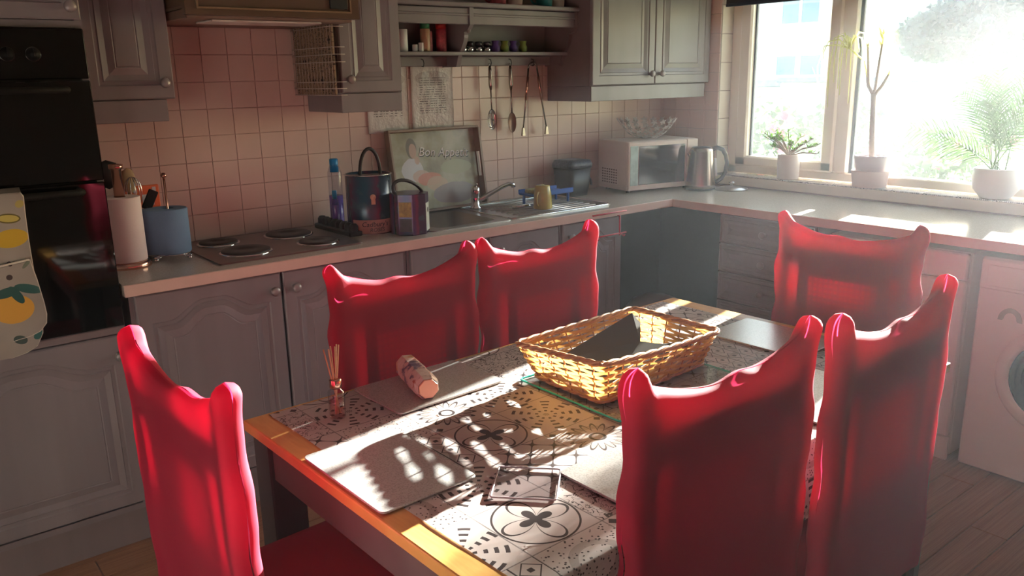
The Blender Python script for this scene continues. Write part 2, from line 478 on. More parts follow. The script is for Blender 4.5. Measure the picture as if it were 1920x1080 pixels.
# neighbour's house: its wall faces the kitchen window
H = Thing('house', 'white rendered house with small blue-paned windows seen through the left casement', 'building', (12, 8, -.4))
b = BM(); box(b, 12, 16, 5.35, 14, -.4, 5.5); H.part('wall', b, M_render)
b = BM(); prism(b, [(11.8, 5.5), (16.2, 5.5), (14, 7.2)], 5.1, 14.2, 'y'); H.part('roof', b, M_roof)
b = BM(); box(b, 11.75, 12.02, 5.3, 14, 1.22, 1.36, .02); H.part('ledge', b, M_roof, 'grey ledge running across the white wall')
for y0, y1, z0, z1, npn in ((6.35, 7.2, 2.5, 3.3, 2), (6.82, 7.27, 1.46, 1.84, 1), (6.22, 6.70, 1.46, 1.84, 1)):
    b = BM(); box(b, 11.94, 12.0, y0 - .05, y1 + .05, z0 - .05, z0); box(b, 11.94, 12.0, y0 - .05, y1 + .05, z1, z1 + .05)
    box(b, 11.94, 12.0, y0 - .05, y0, z0, z1); box(b, 11.94, 12.0, y1, y1 + .05, z0, z1)
    if npn == 2: box(b, 11.94, 12.0, (y0 + y1) / 2 - .03, (y0 + y1) / 2 + .03, z0, z1)
    wf = H.part('window', b, M_render)
    b = BM(); box(b, 11.96, 12.0, y0, y1, z0, z1); H.part('pane', b, M_bluepane, parent=wf)
Gm = Thing('garden_wall', 'low white garden wall with a rough top behind the bushes', 'wall', (9, 4, -.4))
b = BM(); box(b, 9, 9.25, 1.2, 5.2, -.4, 1.35, .02); Gm.part('wall', b, M_render)
b = BM(); box(b, 8.95, 9.3, 1.15, 5.25, 1.35, 1.43, .02); Gm.part('coping', b, M_roof)
Hs = Thing('bungalow', 'white bungalow with a steep blue-grey roof seen through the right pane', 'building', (18, 4, -.4))
b = BM(); box(b, 18, 24, 3.6, 8.0, -.4, 2.1); Hs.part('wall', b, M_render)
b = BM(); prism(b, [(3.2, 2.1), (8.3, 2.1), (5.6, 3.6), (4.4, 3.75)], 17.8, 24, 'x'); Hs.part('roof', b, M_roof)
def leaf_blob(bm, cx, cy, cz, rx, ry, rz, n, size, seed):
    rnd = random.Random(seed)
    for _ in range(n):
        while True:
            p = Vector((rnd.uniform(-1, 1), rnd.uniform(-1, 1), rnd.uniform(-1, 1)))
            if .35 < p.length < 1: break
        c = Vector((cx + p.x * rx, cy + p.y * ry, cz + p.z * rz))
        d = Vector((rnd.uniform(-1, 1), rnd.uniform(-1, 1), rnd.uniform(-.4, 1))).normalized() * size * rnd.uniform(.6, 1.2)
        s = d.cross(Vector((rnd.uniform(-1, 1), rnd.uniform(-1, 1), rnd.uniform(-1, 1)))).normalized() * size * .4
        vs = [bm.verts.new(c - d * .5), bm.verts.new(c + s), bm.verts.new(c + d * .5), bm.verts.new(c - s)]
        bm.faces.new(vs)
TREE = Thing('garden_tree', 'round garden tree, green with a painted haze tint, at the top right of the window', 'tree', (6.3, .6, -.4))
b = BM(); tube(b, [(6.3, .6, -.4), (6.28, .62, .9), (6.3, .55, 1.8)], [.09, .07, .04], 10)
for a_ in (0, 1.3, 2.5, 3.8, 5.0): tube(b, [(6.29, .6, 1.2), (6.3 + .5 * math.cos(a_), .8 + .5 * math.sin(a_), 1.95)], [.04, .01], 6)
TREE.part('trunk', b, M_bark)
b = BM(); leaf_blob(b, 6.3, .85, 1.97, .8, .72, .40, 4800, .10, 77); leaf_blob(b, 6.2, 1.3, 1.90, .5, .45, .30, 1600, .09, 78)
TREE.part('crown', b, translucent_leaf('hazed_green_leaf', (.06, .10, .10), (.15, .22, .2)))['kind'] = 'stuff'  # bluish haze over the tree is put into the leaf colour
bushes = [(2.9, 1.35, .42, .55, 'leafy green garden bush with pink flowers left of the mullion'),
          (3.4, .75, .35, .55, 'leafy garden bush with pink flowers just right of the mullion'),
          (3.2, .05, .22, .55, 'low green garden bush with pink flowers between the tree pot and the palm'),
          (3.6, -.6, .30, .6, 'green garden bush with pink blooms behind the palm')]
for i, (x, y, z, rr, lab) in enumerate(bushes):
    B = Thing('flowering_bush', lab, 'bush', (x, y, -.4), 0, 'flowering bushes outside the window')
    b = BM()
    for k in range(7):
        a = k * 2 * PI / 7; tube(b, [(x, y, -.4), (x + .15 * math.cos(a), y + .15 * math.sin(a), z), (x + .4 * math.cos(a), y + .4 * math.sin(a), z + .5)], [.02, .014, .006], 5)
    B.part('stems', b, M_bark)
    b = BM(); leaf_blob(b, x, y, z + .15, .55, rr, .8, 1500, .09, 30 + i)
    lf = B.part('foliage', b, M_bush); lf['kind'] = 'stuff'
    b = BM(); rnd = random.Random(i)
    for k in range(16):
        a, e = rnd.uniform(2.0, 4.3), rnd.uniform(-.3, 1.2)
        c = Vector((x + .56 * math.cos(a), y + rr * math.sin(a) * 1.1, z + .15 + .65 * math.sin(e)))
        for q in range(6):
            qa = q * PI / 3; d = Vector((-.3, math.cos(qa), math.sin(qa))) * .045; s = Vector((0, -math.sin(qa), math.cos(qa))) * .022
            b.faces.new([b.verts.new(c), b.verts.new(c + d * .6 + s), b.verts.new(c + d), b.verts.new(c + d * .6 - s)])
    B.part('flowers', b, M_flower)['kind'] = 'stuff'
b = BM(); rnd = random.Random(5)
for k in range(26):
    a = rnd.uniform(0, 2 * PI); l = rnd.uniform(.5, 1.1)
    p0 = Vector((5, 1.4, -.4)); p1 = p0 + Vector((.15 * math.cos(a), .15 * math.sin(a), .9)); p2 = p1 + Vector((.5 * math.cos(a), .5 * math.sin(a), l))
    tube(b, [p0, p1, p2], [.02, .014, .004], 5)
tag(build('bare_shrub', b, M_bark), 'bare twiggy shrub standing before the white garden wall', 'shrub')

# blind
Bl = Thing('roller_blind', 'dark roller blind rolled almost up at the top of the window', 'blind', (.03, -1.5, 2.03))
b = BM(); tube(b, [(.045, WY1 + .02, 2.025), (.045, WY0 - .015, 2.025)], .024, 14); Bl.part('roller', b, M_gasket)
b = BM(); box(b, .019, .021, WY1 + .02, WY0 - .012, 1.895, 2.03); Bl.part('fabric', b, plain('charcoal_blind_fabric', (.03, .035, .045), .8))
b = BM(); box(b, .013, .027, WY1 + .02, WY0 - .012, 1.880, 1.897, .003); Bl.part('bottom_bar', b, M_gasket)

# ---------------------------------------------------------------- cabinets
def loops_door(bm, w, h, arch=0, th=.018, margin=.052, mi=0):
    """panelled door: local x 0..w, z 0..h, front towards -y at y=-th"""
    def contour(ins, top_arch):
        x0, x1, z0, z1 = ins, w - ins, ins, h - ins
        pts = []
        N = 16
        for k in range(N): pts.append((x0 + (x1 - x0) * k / N, z0))
        for k in range(8): pts.append((x1, z0 + (z1 - z0 - top_arch) * k / 8))
        for k in range(24):
            t = k / 24; x = x1 + (x0 - x1) * t; s = 1 - abs(2 * t - 1)
            q = 0 if s < .25 else .5 - .5 * math.cos(min(1, (s - .25) / .6) * PI)
            pts.append((x, z1 - top_arch + top_arch * q))
        for k in range(8): pts.append((x0, z1 - top_arch + (z0 - z1 + top_arch) * k / 8))
        return pts
    seq = [(0, 0, 0), (0, -th + .004, 0), (.004, -th, 0), (margin - .008, -th, arch), (margin - .004, -th + .004, arch), (margin + .006, -th + .005, arch),
           (margin + .009, -th + .0015, arch), (margin + .028, -th + .0075, arch), (margin + .05, -th + .001, arch), (margin + .053, -th + .003, arch), (margin + .056, -th + .001, arch)]
    prev = None
    for ins, y, ar in seq:
        ring = [bm.verts.new((x, y, z)) for x, z in contour(ins, ar)]
        if prev:
            for k in range(len(ring)):
                f = bm.faces.new((prev[k], prev[(k + 1) % len(ring)], ring[(k + 1) % len(ring)], ring[k])); f.material_index = mi
        else: bm.faces.new(ring[::-1])
        prev = ring
    bm.faces.new(prev)
    return bm
KNOB = [(.0, .0), (.009, .0), (.007, .008), (.008, .012), (.016, .018), (.0175, .024), (.014, .030), (.006, .033), (0.0005, .0335)]
def add_door(th, x, y, z, w, h, knob=None, arch=0, facing='y', mat=None, name='door', margin=.052):
    b = BM(); loops_door(b, w, h, arch, margin=margin)
    W = Matrix.Translation((x, y, z)) @ (Matrix.Identity(4) if facing == 'y' else Matrix.Rotation(R(-90), 4, 'Z'))
    b.transform(W); d = th.part(name, b, mat or M_paint)
    if knob:
        k = BM(); lathe(k, KNOB, (0, 0, 0), 18, W @ Matrix.Translation((knob[0], -.018, knob[1])) @ ROT_KNOB_Y)
        th.part('knob', k, M_knob, parent=d)
    return d
FY = -.562   # carcass front of base units; doors stand 18 mm proud
# --- tall oven housing
OH = Thing('oven_housing_cabinet', 'tall grey painted cabinet built around the black double oven', 'cabinet', (-3.52, -.3, 0))
b = BM()
box(b, -3.822, -3.804, FY, -.01, 0.14, 2.15); box(b, -3.242, -3.222, FY, -.01, 0.14, 2.15); box(b, -3.804, -3.242, FY, -.01, .14, .16)
box(b, -3.804, -3.242, FY, -.01, .745, .765); box(b, -3.804, -3.242, FY, -.01, 1.70, 1.72); box(b, -3.804, -3.242, FY, -.01, 2.13, 2.15)
box(b, -3.804, -3.242, -.03, -.01, .16, 2.13)
OH.part('carcass', b, M_paint)
add_door(OH, -3.82, FY, .172, .594, .588, knob=(.565, .525), arch=.05)
add_door(OH, -3.82, FY, 1.722, .594, .42, knob=(.565, .035))
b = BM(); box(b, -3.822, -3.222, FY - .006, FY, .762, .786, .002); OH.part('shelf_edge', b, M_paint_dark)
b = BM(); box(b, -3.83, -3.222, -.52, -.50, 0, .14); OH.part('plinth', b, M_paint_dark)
M_knobblack = plain('dull_black', (.008, .008, .008), .6, spec=.15)
OV = Thing('double_oven', 'black glass built-in double oven with chrome-trimmed control knobs', 'oven', (-3.52, -.3, .766))
b = BM(); box(b, -3.80, -3.246, -.56, -.05, .788, 1.695); OV.part('oven_body', b, M_black)
b = BM(); box(b, -3.815, -3.226, -.585, -.563, 1.555, 1.697, .003); OV.part('control_panel', b, M_blackglass)
b = BM(); box(b, -3.815, -3.226, -.588, -.563, 1.255, 1.550, .003); d1 = OV.part('upper_door', b, M_blackglass)
b = BM(); box(b, -3.815, -3.226, -.588, -.563, .792, 1.250, .003); d2 = OV.part('lower_door', b, M_blackglass)
for dz, dd in ((1.525, d1), (1.228, d2)):
    b = BM(); tube(b, [(-3.74, -.588, dz), (-3.74, -.625, dz), (-3.73, -.632, dz), (-3.31, -.632, dz), (-3.30, -.625, dz), (-3.30, -.588, dz)], .011, 10)
    OV.part('handle', b, M_knobblack, parent=dd)
for kx in (-3.76, -3.68, -3.60, -3.52, -3.43, -3.365):
    b = BM(); lathe(b, [(.019, 0), (.019, .006), (.015, .008), (.013, .022), (.0, .023)], (0, 0, 0), 20, Matrix.Translation((kx, -.585, 1.625)) @ ROT_KNOB_Y, cap=False)
    box(b, kx - .002, kx + .002, -.610, -.606, 1.618, 1.643)
    k = OV.part('knob', b, M_knobblack)
    b = BM(); lathe(b, [(.0195, 0), (.0208, .001), (.0195, .002)], (0, 0, 0), 20, Matrix.Translation((kx, -.585, 1.625)) @ ROT_KNOB_Y, cap=False)
    OV.part('chrome_ring', b, M_chrome, parent=k)

# --- base units of the back run
def base_unit(label, x0, x1, doors, plinth=True):
    U = Thing('base_cabinet', label, 'cabinet', ((x0 + x1) / 2, -.3, 0))
    b = BM(); box(b, x0, x0 + .018, FY, -.02, .14, .884); box(b, x1 - .018, x1, FY, -.02, .14, .884)
    box(b, x0 + .018, x1 - .018, FY, -.02, .14, .158); box(b, x0 + .018, x1 - .018, -.03, -.02, .158, .884)
    box(b, x0 + .018, x1 - .018, FY, FY + .08, .866, .884)
    U.part('carcass', b, M_paint)
    for (dx, dw, kx) in doors: add_door(U, dx, FY, .17, dw, .705, knob=(kx, .645), arch=.055)
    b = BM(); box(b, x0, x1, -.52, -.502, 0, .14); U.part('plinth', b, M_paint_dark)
    return U
base_unit('wide grey base cabinet with two arched doors under the hob', -3.2, -2.16, [(-3.185, .492, .462), (-2.683, .505, .04)])
base_unit('grey base cabinet under the sink bowl with two arched doors', -2.155, -1.345, [(-2.145, .385, .345), (-1.745, .39, .04)])
base_unit('narrow grey base cabinet with a red towel rail beside the dark corner', -1.34, -.935, [(-1.33, .385, .04)])
# red towel rail over the narrow door
b = BM()
yy = -.60
for z in (.905, .80): tube(b, [(-1.18, yy - .02, z), (-.955, yy - .02, z)], .004, 6)
for x in (-1.17, -1.00): tube(b, [(x, -.565, .884), (x, yy - .02, .885), (x, yy - .02, .79)], .004, 6)
for x in (-1.17, -1.00): tube(b, [(x, yy - .02, .80), (x, yy - .05, .792), (x, yy - .055, .80)], .003, 6)
M_redmetal = plain('red_enamel', (.5, .02, .05), .3)
tag(build('towel_rail', b, M_redmetal), 'thin red metal rail hooked over the top of the narrow cabinet door', 'rail')

# --- void in the corner with brown round stool-like bin
b = BM(); box(b, -.93, -.02, -.03, -.02, .002, .884); box(b, -.03, -.02, -.86, -.03, .002, .884); box(b, -.935, -.03, -.86, -.03, .002, .012)  # added black sheets paint the deep shade of the open corner
tag(build('corner_shade_panels', b, M_black), 'added black panels standing in for the shade in the open corner below the worktop', 'panel')
b = BM(); lathe(b, [(.13, .013), (.16, .03), (.17, .25), (.17, .28), (.16, .33), (.12, .38), (.06, .405), (.0, .41)], (-.62, -.52, 0), 28)
tag(build('waste_bin', b, plain('dark_brown_plastic', (.16, .085, .07), .4)), 'dark brown domed bin standing in the open corner below the worktop', 'bin')

# --- right run
FX = -.562
def drawer_front(th, y0, y1, z0, z1):
    b = BM(); loops_door(b, y1 - y0, z1 - z0, 0, margin=.016)
    W = Matrix.Translation((FX, y1, z0)) @ Matrix.Rotation(R(-90), 4, 'Z'); b.transform(W)
    d = th.part('drawer', b, M_paint)
    k = BM(); lathe(k, KNOB, (0, 0, 0), 18, W @ Matrix.Translation(((y1 - y0) / 2, -.018, (z1 - z0) / 2)) @ ROT_KNOB_Y)
    th.part('knob', k, M_knob, parent=d)
DU = Thing('drawer_unit', 'grey five-drawer unit with one round knob per drawer under the window worktop', 'drawers', (-.3, -1.13, 0))
b = BM(); box(b, FX, -.02, -.898, -.88, .14, .884); box(b, FX, -.02, -1.40, -1.382, .14, .884); box(b, FX, -.02, -1.382, -.898, .14, .158)
box(b, FX, -.02, -1.382, -.898, .866, .884); box(b, -.04, -.02, -1.382, -.898, .158, .866); DU.part('carcass', b, M_paint)
for k in range(5): drawer_front(DU, -1.395, -.885, .168 + k * .142, .168 + k * .142 + .137)
b = BM(); box(b, -.52, -.50, -1.44, -.88, 0, .14); DU.part('plinth', b, M_paint_dark)
# white appliance
DW = Thing('dishwasher', 'white slimmer appliance with a plain door, left of the washing machine', 'appliance', (-.3, -1.74, 0))
b = BM(); box(b, -.555, -.02, -2.045, -1.455, .02, .855, .004); DW.part('body', b, M_white)
b = BM(); box(b, -.585, -.556, -2.040, -1.460, .75, .853, .006); DW.part('control_panel', b, M_white)
b = BM(); box(b, -.585, -.556, -2.040, -1.460, .105, .745, .006); dd = DW.part('door', b, M_white)
b = BM(); box(b, -.590, -.5855, -1.85, -1.65, .715, .73, .002); DW.part('handle', b, M_knob, parent=dd)
b = BM(); box(b, -.575, -.556, -2.040, -1.460, .0, .10, .004); DW.part('kick_panel', b, M_white)
# washing machine
WMy0, WMy1 = -2.69, -2.085
WM = Thing('washing_machine', 'white front-loading washing machine with a round dark porthole', 'washing machine', (-.3, -2.39, 0))
b = BM(); box(b, -.575, -.02, WMy0, WMy1, .012, .855, .006); WM.part('body', b, M_white)
b = BM(); box(b, -.588, -.5755, WMy0 + .004, WMy1 - .004, .735, .85, .005); fp = WM.part('control_panel', b, M_white)
b = BM(); box(b, -.592, -.5885, WMy1 - .20, WMy1 - .03, .75, .83, .003); WM.part('detergent_drawer', b, M_white)
RX = Matrix.Rotation(R(-90), 4, 'Y')
b = BM(); lathe(b, [(.205, 0), (.205, .012), (.19, .026), (.165, .03), (.155, .018)], (0, 0, 0), 48, Matrix.Translation((-.576, -2.387, .43)) @ RX, cap=False)
pr = WM.part('porthole_ring', b, M_white)
b = BM(); lathe(b, [(.158, .016), (.13, .028), (.08, .022), (.0005, .018)], (0, 0, 0), 40, Matrix.Translation((-.576, -2.387, .43)) @ RX, cap=False)
WM.part('porthole_glass', b, M_smoke, parent=pr)
b = BM(); lathe(b, [(.03, 0), (.03, .012), (.025, .022), (.0005, .023)], (0, 0, 0), 24, Matrix.Translation((-.5885, -2.40, .79)) @ RX, cap=False); WM.part('dial', b, M_chrome)
b = BM()
prism(b, [(-2.205 + .042 * math.cos(PI * k / 12), .625 + .05 * math.sin(PI * k / 12)) for k in range(13)] + [(-2.232, .625)] + [(-2.205 + .022 * math.cos(PI - PI * k / 8), .632 + .025 * math.sin(PI * k / 8)) for k in range(9)] + [(-2.178, .625)], -.5775, -.5758, 'x')
WM.part('arch_sticker', b, plain('pale_green_print', (.42, .48, .46), .5))
b = BM(); box(b, -.57, -.02, -3.3, -2.695, .002, .88); tag(build('end_cabinet', b, M_paint), 'grey painted cabinet at the far right end of the run', 'cabinet')

# --- worktops
b = BM()
HS = (-1.955, -1.615, -.49, -.115)   # bowl hole
zb, zt = WH - .038, WH
box(b, -3.218, HS[0], -.60, -.006, zb, zt); box(b, HS[1], -.002, -.60, -.006, zb, zt)
box(b, HS[0], HS[1], -.60, HS[2], zb, zt); box(b, HS[0], HS[1], HS[3], -.006, zb, zt)
wt = build('worktop', b, M_top); tag(wt, 'long speckled beige worktop along the tiled wall', 'worktop')
b = BM(); box(b, -3.218, -.602, -.607, -.600, zb - .001, zt, .002); build('front_edge', b, M_top_edge, wt)
b = BM(); box(b, -.60, -.002, -3.3, -.6005, zb, zt); wt2 = build('worktop', b, M_top); tag(wt2, 'speckled beige worktop running under the window', 'worktop')
b = BM(); box(b, -.607, -.60, -3.3, -.607, zb - .001, zt, .002); build('front_edge', b, M_top_edge, wt2)

# --- wall cabinets
def wall_cab(label, x0, x1, doors, fy=-.30, side=None, zb=1.485, pel=(0, 0), ztop=2.14):
    U = Thing('wall_cabinet', label, 'cabinet', ((x0 + x1) / 2, -.15, zb))
    b = BM(); box(b, x0, x1, fy, -.006, zb, ztop, .001); U.part('carcass', b, side or M_paint)
    for (dx, dw, kx) in doors: add_door(U, dx, fy - .001, zb + .002, dw, ztop - zb - .004, knob=(kx, .052) if kx else None)
    b = BM()
    if pel[0] is not None: box(b, x0 + pel[0], x1 - pel[1], fy - .01, -.006, zb - .075, zb - .001, .002); U.part('pelmet', b, M_paint if side is None else [side])
    return U
wall_cab('narrow grey wall cabinet between the oven and the cooker hood', -3.19, -2.90, [(-3.187, .284, .248)], pel=(0, .03))
wall_cab('narrow grey wall cabinet between the cooker hood and the open shelves', -2.264, -1.985, [(-2.262, .275, .032)], pel=(0, 0))
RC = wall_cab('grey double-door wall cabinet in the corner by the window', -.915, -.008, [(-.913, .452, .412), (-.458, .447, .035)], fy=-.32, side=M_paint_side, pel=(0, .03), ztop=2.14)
b = BM(); box(b, -.915, -.04, -.333, -.3305, 1.411, 1.482, .001); RC.part('pelmet_front', b, M_paint)

# --- open shelves
SU = Thing('open_shelf_unit', 'grey painted open shelves with a curved centre bracket and hooks', 'shelf', (-1.45, -.1, 1.6))
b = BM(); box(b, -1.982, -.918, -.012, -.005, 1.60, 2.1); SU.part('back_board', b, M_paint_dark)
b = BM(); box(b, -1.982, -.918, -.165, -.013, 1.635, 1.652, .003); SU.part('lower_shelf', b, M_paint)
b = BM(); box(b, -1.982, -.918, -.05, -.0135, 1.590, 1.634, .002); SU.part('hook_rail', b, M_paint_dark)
b = BM(); box(b, -1.982, -.918, -.255, -.013, 1.838, 1.858, .004); SU.part('upper_shelf', b, M_paint)
b = BM(); box(b, -1.982, -.918, -.235, -.215, 1.765, 1.835, .003); box(b, -1.982, -.918, -.24, -.214, 1.800, 1.812, .003); SU.part('rail', b, M_paint)
def bracket(x0, x1):
    prof = [(-.013, 1.585), (-.125, 1.585), (-.135, 1.61)]
    for k in range(11):
        t = k / 10; prof.append((-.135 - .06 * math.sin(t * PI / 2) ** 2 - .01 * math.sin(t * PI), 1.61 + .125 * t))
    prof += [(-.225, 1.745), (-.242, 1.765), (-.242, 1.837), (-.013, 1.837)]
    b = BM(); prism(b, prof, x0, x1, 'x'); return b
SU.part('bracket', bracket(-1.575, -1.553), M_paint)
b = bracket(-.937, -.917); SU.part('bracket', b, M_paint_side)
b = BM(); lathe(b, [(.0005, -.012), (.008, -.01), (.011, 0), (.008, .01), (.0005, .012)], (-1.564, -.215, 1.742), 12); SU.part('knob', b, M_paint)
for hx in (-1.715, -1.575 + .01, -1.33, -1.205, -1.06):
    b = BM(); tube(b, [(hx, -.05, 1.622), (hx, -.066, 1.618), (hx, -.072, 1.603), (hx, -.066, 1.588), (hx, -.052, 1.590), (hx, -.050, 1.600)][:5], .0022, 6)
    SU.part('hook', b, M_black)

# --- cooker hood
HD = Thing('cooker_hood', 'old brown cooker hood with a dark control panel', 'hood', (-2.6, -.25, 1.75))
b = BM(); box(b, -2.895, -2.268, -.47, -.006, 1.775, 2.14, .006); HD.part('housing', b, M_brown)
b = BM(); prism(b, [(-.500, 1.752), (-.47, 1.752), (-.47, 1.90), (-.49, 1.90)], -2.897, -2.266, 'x'); fas = HD.part('fascia', b, M_brown)
b = BM(); box(b, -2.86, -2.30, -.506, -.499, 1.772, 1.778, .001); box(b, -2.86, -2.855, -.506, -.497, 1.772, 1.86); box(b, -2.305, -2.30, -.506, -.497, 1.772, 1.86)
HD.part('trim_strip', b, plain('tan_metal_trim', (.25, .17, .10), .3), parent=fas)
b = BM(); box(b, -2.385, -2.315, -.508, -.498, 1.785, 1.83, .002); sw = HD.part('switch_panel', b, M_black, parent=fas)
b = BM(); box(b, -2.80, -2.40, -.46, -.30, 1.735, 1.742, .002); HD.part('light_lens', b, plain('milky_plastic', (.55, .48, .44), .4))
b = BM(); box(b, -2.885, -2.278, -.465, -.02, 1.743, 1.774, .003); HD.part('filter', b, plain('dull_brown_filter', (.20, .13, .10), .5))

# wire rack and patterned board on the side of the middle cabinet
WR = Thing('wire_rack', 'white wire rack fixed to the side of the narrow cabinet beside the hood', 'rack', (-2.29, -.19, 1.48))
b = BM(); rx = -2.322
for k in range(14):
    y = -.02 - k * .0265; tube(b, [(rx, y, 1.478), (rx, y, 1.75)], .0009, 5)
M_wire = plain('dull_white_wire', (.42, .38, .34), .5)
WR.part('upright_wires', b, M_wire)
for z in (1.48, 1.505, 1.53, 1.605, 1.633, 1.66, 1.735):
    b = BM(); tube(b, [(-2.268, -.37, z), (rx, -.37, z), (rx, -.016, z), (-2.268, -.016, z)], .0016, 5); WR.part('cross_wire', b, M_wire)
b = BM(); box(b, -2.315, -2.305, -.362, -.022, 1.482, 1.765, .002)
tag(build('patterned_board', b, M_board), 'black and tan patterned board standing in the wire rack', 'board')

# ---------------------------------------------------------------- things on the back wall
Sk = Thing('wall_socket', 'copper-coloured double wall socket above the worktop', 'socket', (-2.98, -.01, 1.12))
b = BM(); box(b, -3.058, -2.912, -.014, -.005, 1.077, 1.163, .003)
sp = Sk.part('plate', b, plain('orange_copper_plate', (.85, .25, .10), .3, .2))
for sx in (-3.02, -2.955):
    b = BM(); box(b, sx - .022, sx + .020, -.0155, -.0145, 1.086, 1.128, .001); f = Sk.part('insert', b, M_pot_white, parent=sp)
for sx in (-3.02, -2.955):
    b = BM(); box(b, sx - .004, sx + .0, -.0165, -.0150, 1.113, 1.122); box(b, sx - .014, sx - .009, -.0165, -.015, 1.095, 1.099); box(b, sx + .006, sx + .011, -.0165, -.015, 1.095, 1.099); Sk.part('pin_holes', b, M_black)
for sx in (-3.0, -2.932):
    b = BM(); box(b, sx - .007, sx + .007, -.019, -.0145, 1.135, 1.155, .001); Sk.part('switch', b, M_pot_white)
def paper_mat(name, shift):
    M = Mat(name, (.8, .77, .73), .3)
    X, Y, Z = M.xyz('Object')
    ln = ((Z + shift) * 95).fract().lt(.38); n = M.noise(90, 3, (1, 1, .35))
    band = (X.abs().lt(.075)) * ((Z - .005).abs().lt(.085))
    ink = ln * n.gt(.47) * band
    ell = ((X * X * 110) + ((Z - .085) * (Z - .085) * 900)).lt(1)
    M.base(M.mix(ink * .75, M.mix(ell * .6, (.92, .89, .85), (.60, .54, .52)), (.12, .10, .10)))
    M.b.inputs['Roughness'].default_value = .16; M.bump(M.noise(16, 5), .8, .012); return M
for (x0, x1, z0, z1, nm, lab, sh) in ((-1.752, -1.520, 1.302, 1.602, 'paper_notice', 'printed sheet in a crinkled plastic sleeve above the picture tray', 0),
                                  (-1.985, -1.775, 1.300, 1.600, 'paper_notice', 'printed sheet mostly hidden behind the narrow cabinet beside the shelves', .004)):
    b = BM(); cx, cz = (x0 + x1) / 2, (z0 + z1) / 2; rnd = random.Random(int(x0 * 100))
    def pf(u, v, x0=x0 - cx, x1=x1 - cx, z0=z0 - cz, z1=z1 - cz): return Vector((x0 + u * (x1 - x0), -.0025 * math.sin(v * 9 + u * 5) * math.sin(u * 7), z0 + v * (z1 - z0)))
    V = grid(b, pf, 14, 18)
    r_ = bmesh.ops.solidify(b, geom=b.faces[:], thickness=.0006)
    o = build(nm, b, paper_mat(nm + '_print', sh)); o.location = (cx, -.0115, cz); tag(o, lab, 'paper')

# hanging utensils
def spoon(name, lab, x, ztop, zbot, slotted, mat, tilt):
    S = Thing(name, lab, 'utensil', (x, -.06, ztop))
    L = ztop - zbot
    Wm = Matrix.Translation((x, -.06, ztop)) @ Matrix.Rotation(R(tilt), 4, 'Y')
    b = BM(); tube(b, [(0, 0, -.012), (0, 0, -.03), (0, 0, -.10), (0, 0, -.125)], [.006, .010, .0115, .006], 10, sq=.8); b.transform(Wm); S.part('handle', b, M_steel)
    b = BM(); pts = [(.006 * math.cos(a), 0, .000 + .008 * math.sin(a) - .006) for a in [k * PI / 5 for k in range(10)]]
    tube(b, pts, .0015, 5, closed=True); b.transform(Wm); S.part('ring', b, M_steel)
    b = BM(); tube(b, [(0, 0, -.12), (0, 0, -L + .095)], .0035, 8); b.transform(Wm); S.part('shaft', b, M_steel)
    b = BM(); cz = -L + .05; n = 14; V = {}
    for i in range(n + 1):
        for j in range(n + 1):
            u, v = -1 + 2 * i / n, -1 + 2 * j / n
            k = math.sqrt(max(0, 1 - v * v * .5)); k2 = math.sqrt(max(0, 1 - u * u * .5))
            a, c = u * k, v * k2; V[i, j] = b.verts.new((a * .027, .011 * (1 - a * a - c * c) + 0, cz + c * .05))
    for i in range(n):
        for j in range(n):
            if slotted and i in (3, 6, 7, 10) and 3 <= j <= 10 and not (j == 6 and i in (3, 10)): 
                if i != 7: continue
            f = b.faces.new((V[i, j], V[i + 1, j], V[i + 1, j + 1], V[i, j + 1])); f.smooth = True
    bmesh.ops.solidify(b, geom=b.faces[:], thickness=.0015); b.transform(Wm)
    S.part('bowl', b, mat)
spoon('slotted_spoon', 'steel slotted spoon hanging left of the plain spoon', -1.332, 1.600, 1.285, True, M_chrome, -1.5)
spoon('serving_spoon', 'plain steel spoon hanging between the slotted spoon and the tongs', -1.206, 1.600, 1.265, False, plain('dull_copper', (.35, .22, .17), .4, .8), -1.5)
TG = Thing('tongs', 'long steel tongs hanging open from the last hook', 'utensil', (-1.06, -.06, 1.6))
b = BM(); tube(b, [(-1.06 - .028 * math.cos(a), -.06, 1.575 + .03 * math.sin(a)) for a in [k * PI / 8 for k in range(9)]], .004, 8); TG.part('spring', b, M_steel)
for s in (-1, 1):
    xt = -1.06 + s * .028; xb = -1.06 + s * .078 + .01
    b = BM(); tube(b, [(xt, -.06, 1.576), (xt + (xb - xt) * .45, -.06, 1.43), (xb, -.06, 1.28)], [.0045, .005, .0035], 8); a_ = TG.part('arm', b, M_steel)
    b = BM(); tube(b, [(xt + (xb - xt) * .12, -.06, 1.535), (xt + (xb - xt) * .5, -.06, 1.42)], .0065, 8); TG.part('grip', b, M_copper, parent=a_)
    b = BM(); prism(b, [(xb - .004, 1.285), (xb + .004, 1.285), (xb + .011, 1.245), (xb - .009, 1.245)], -.066, -.054, 'y'); TG.part('tip', b, M_steel, parent=a_)

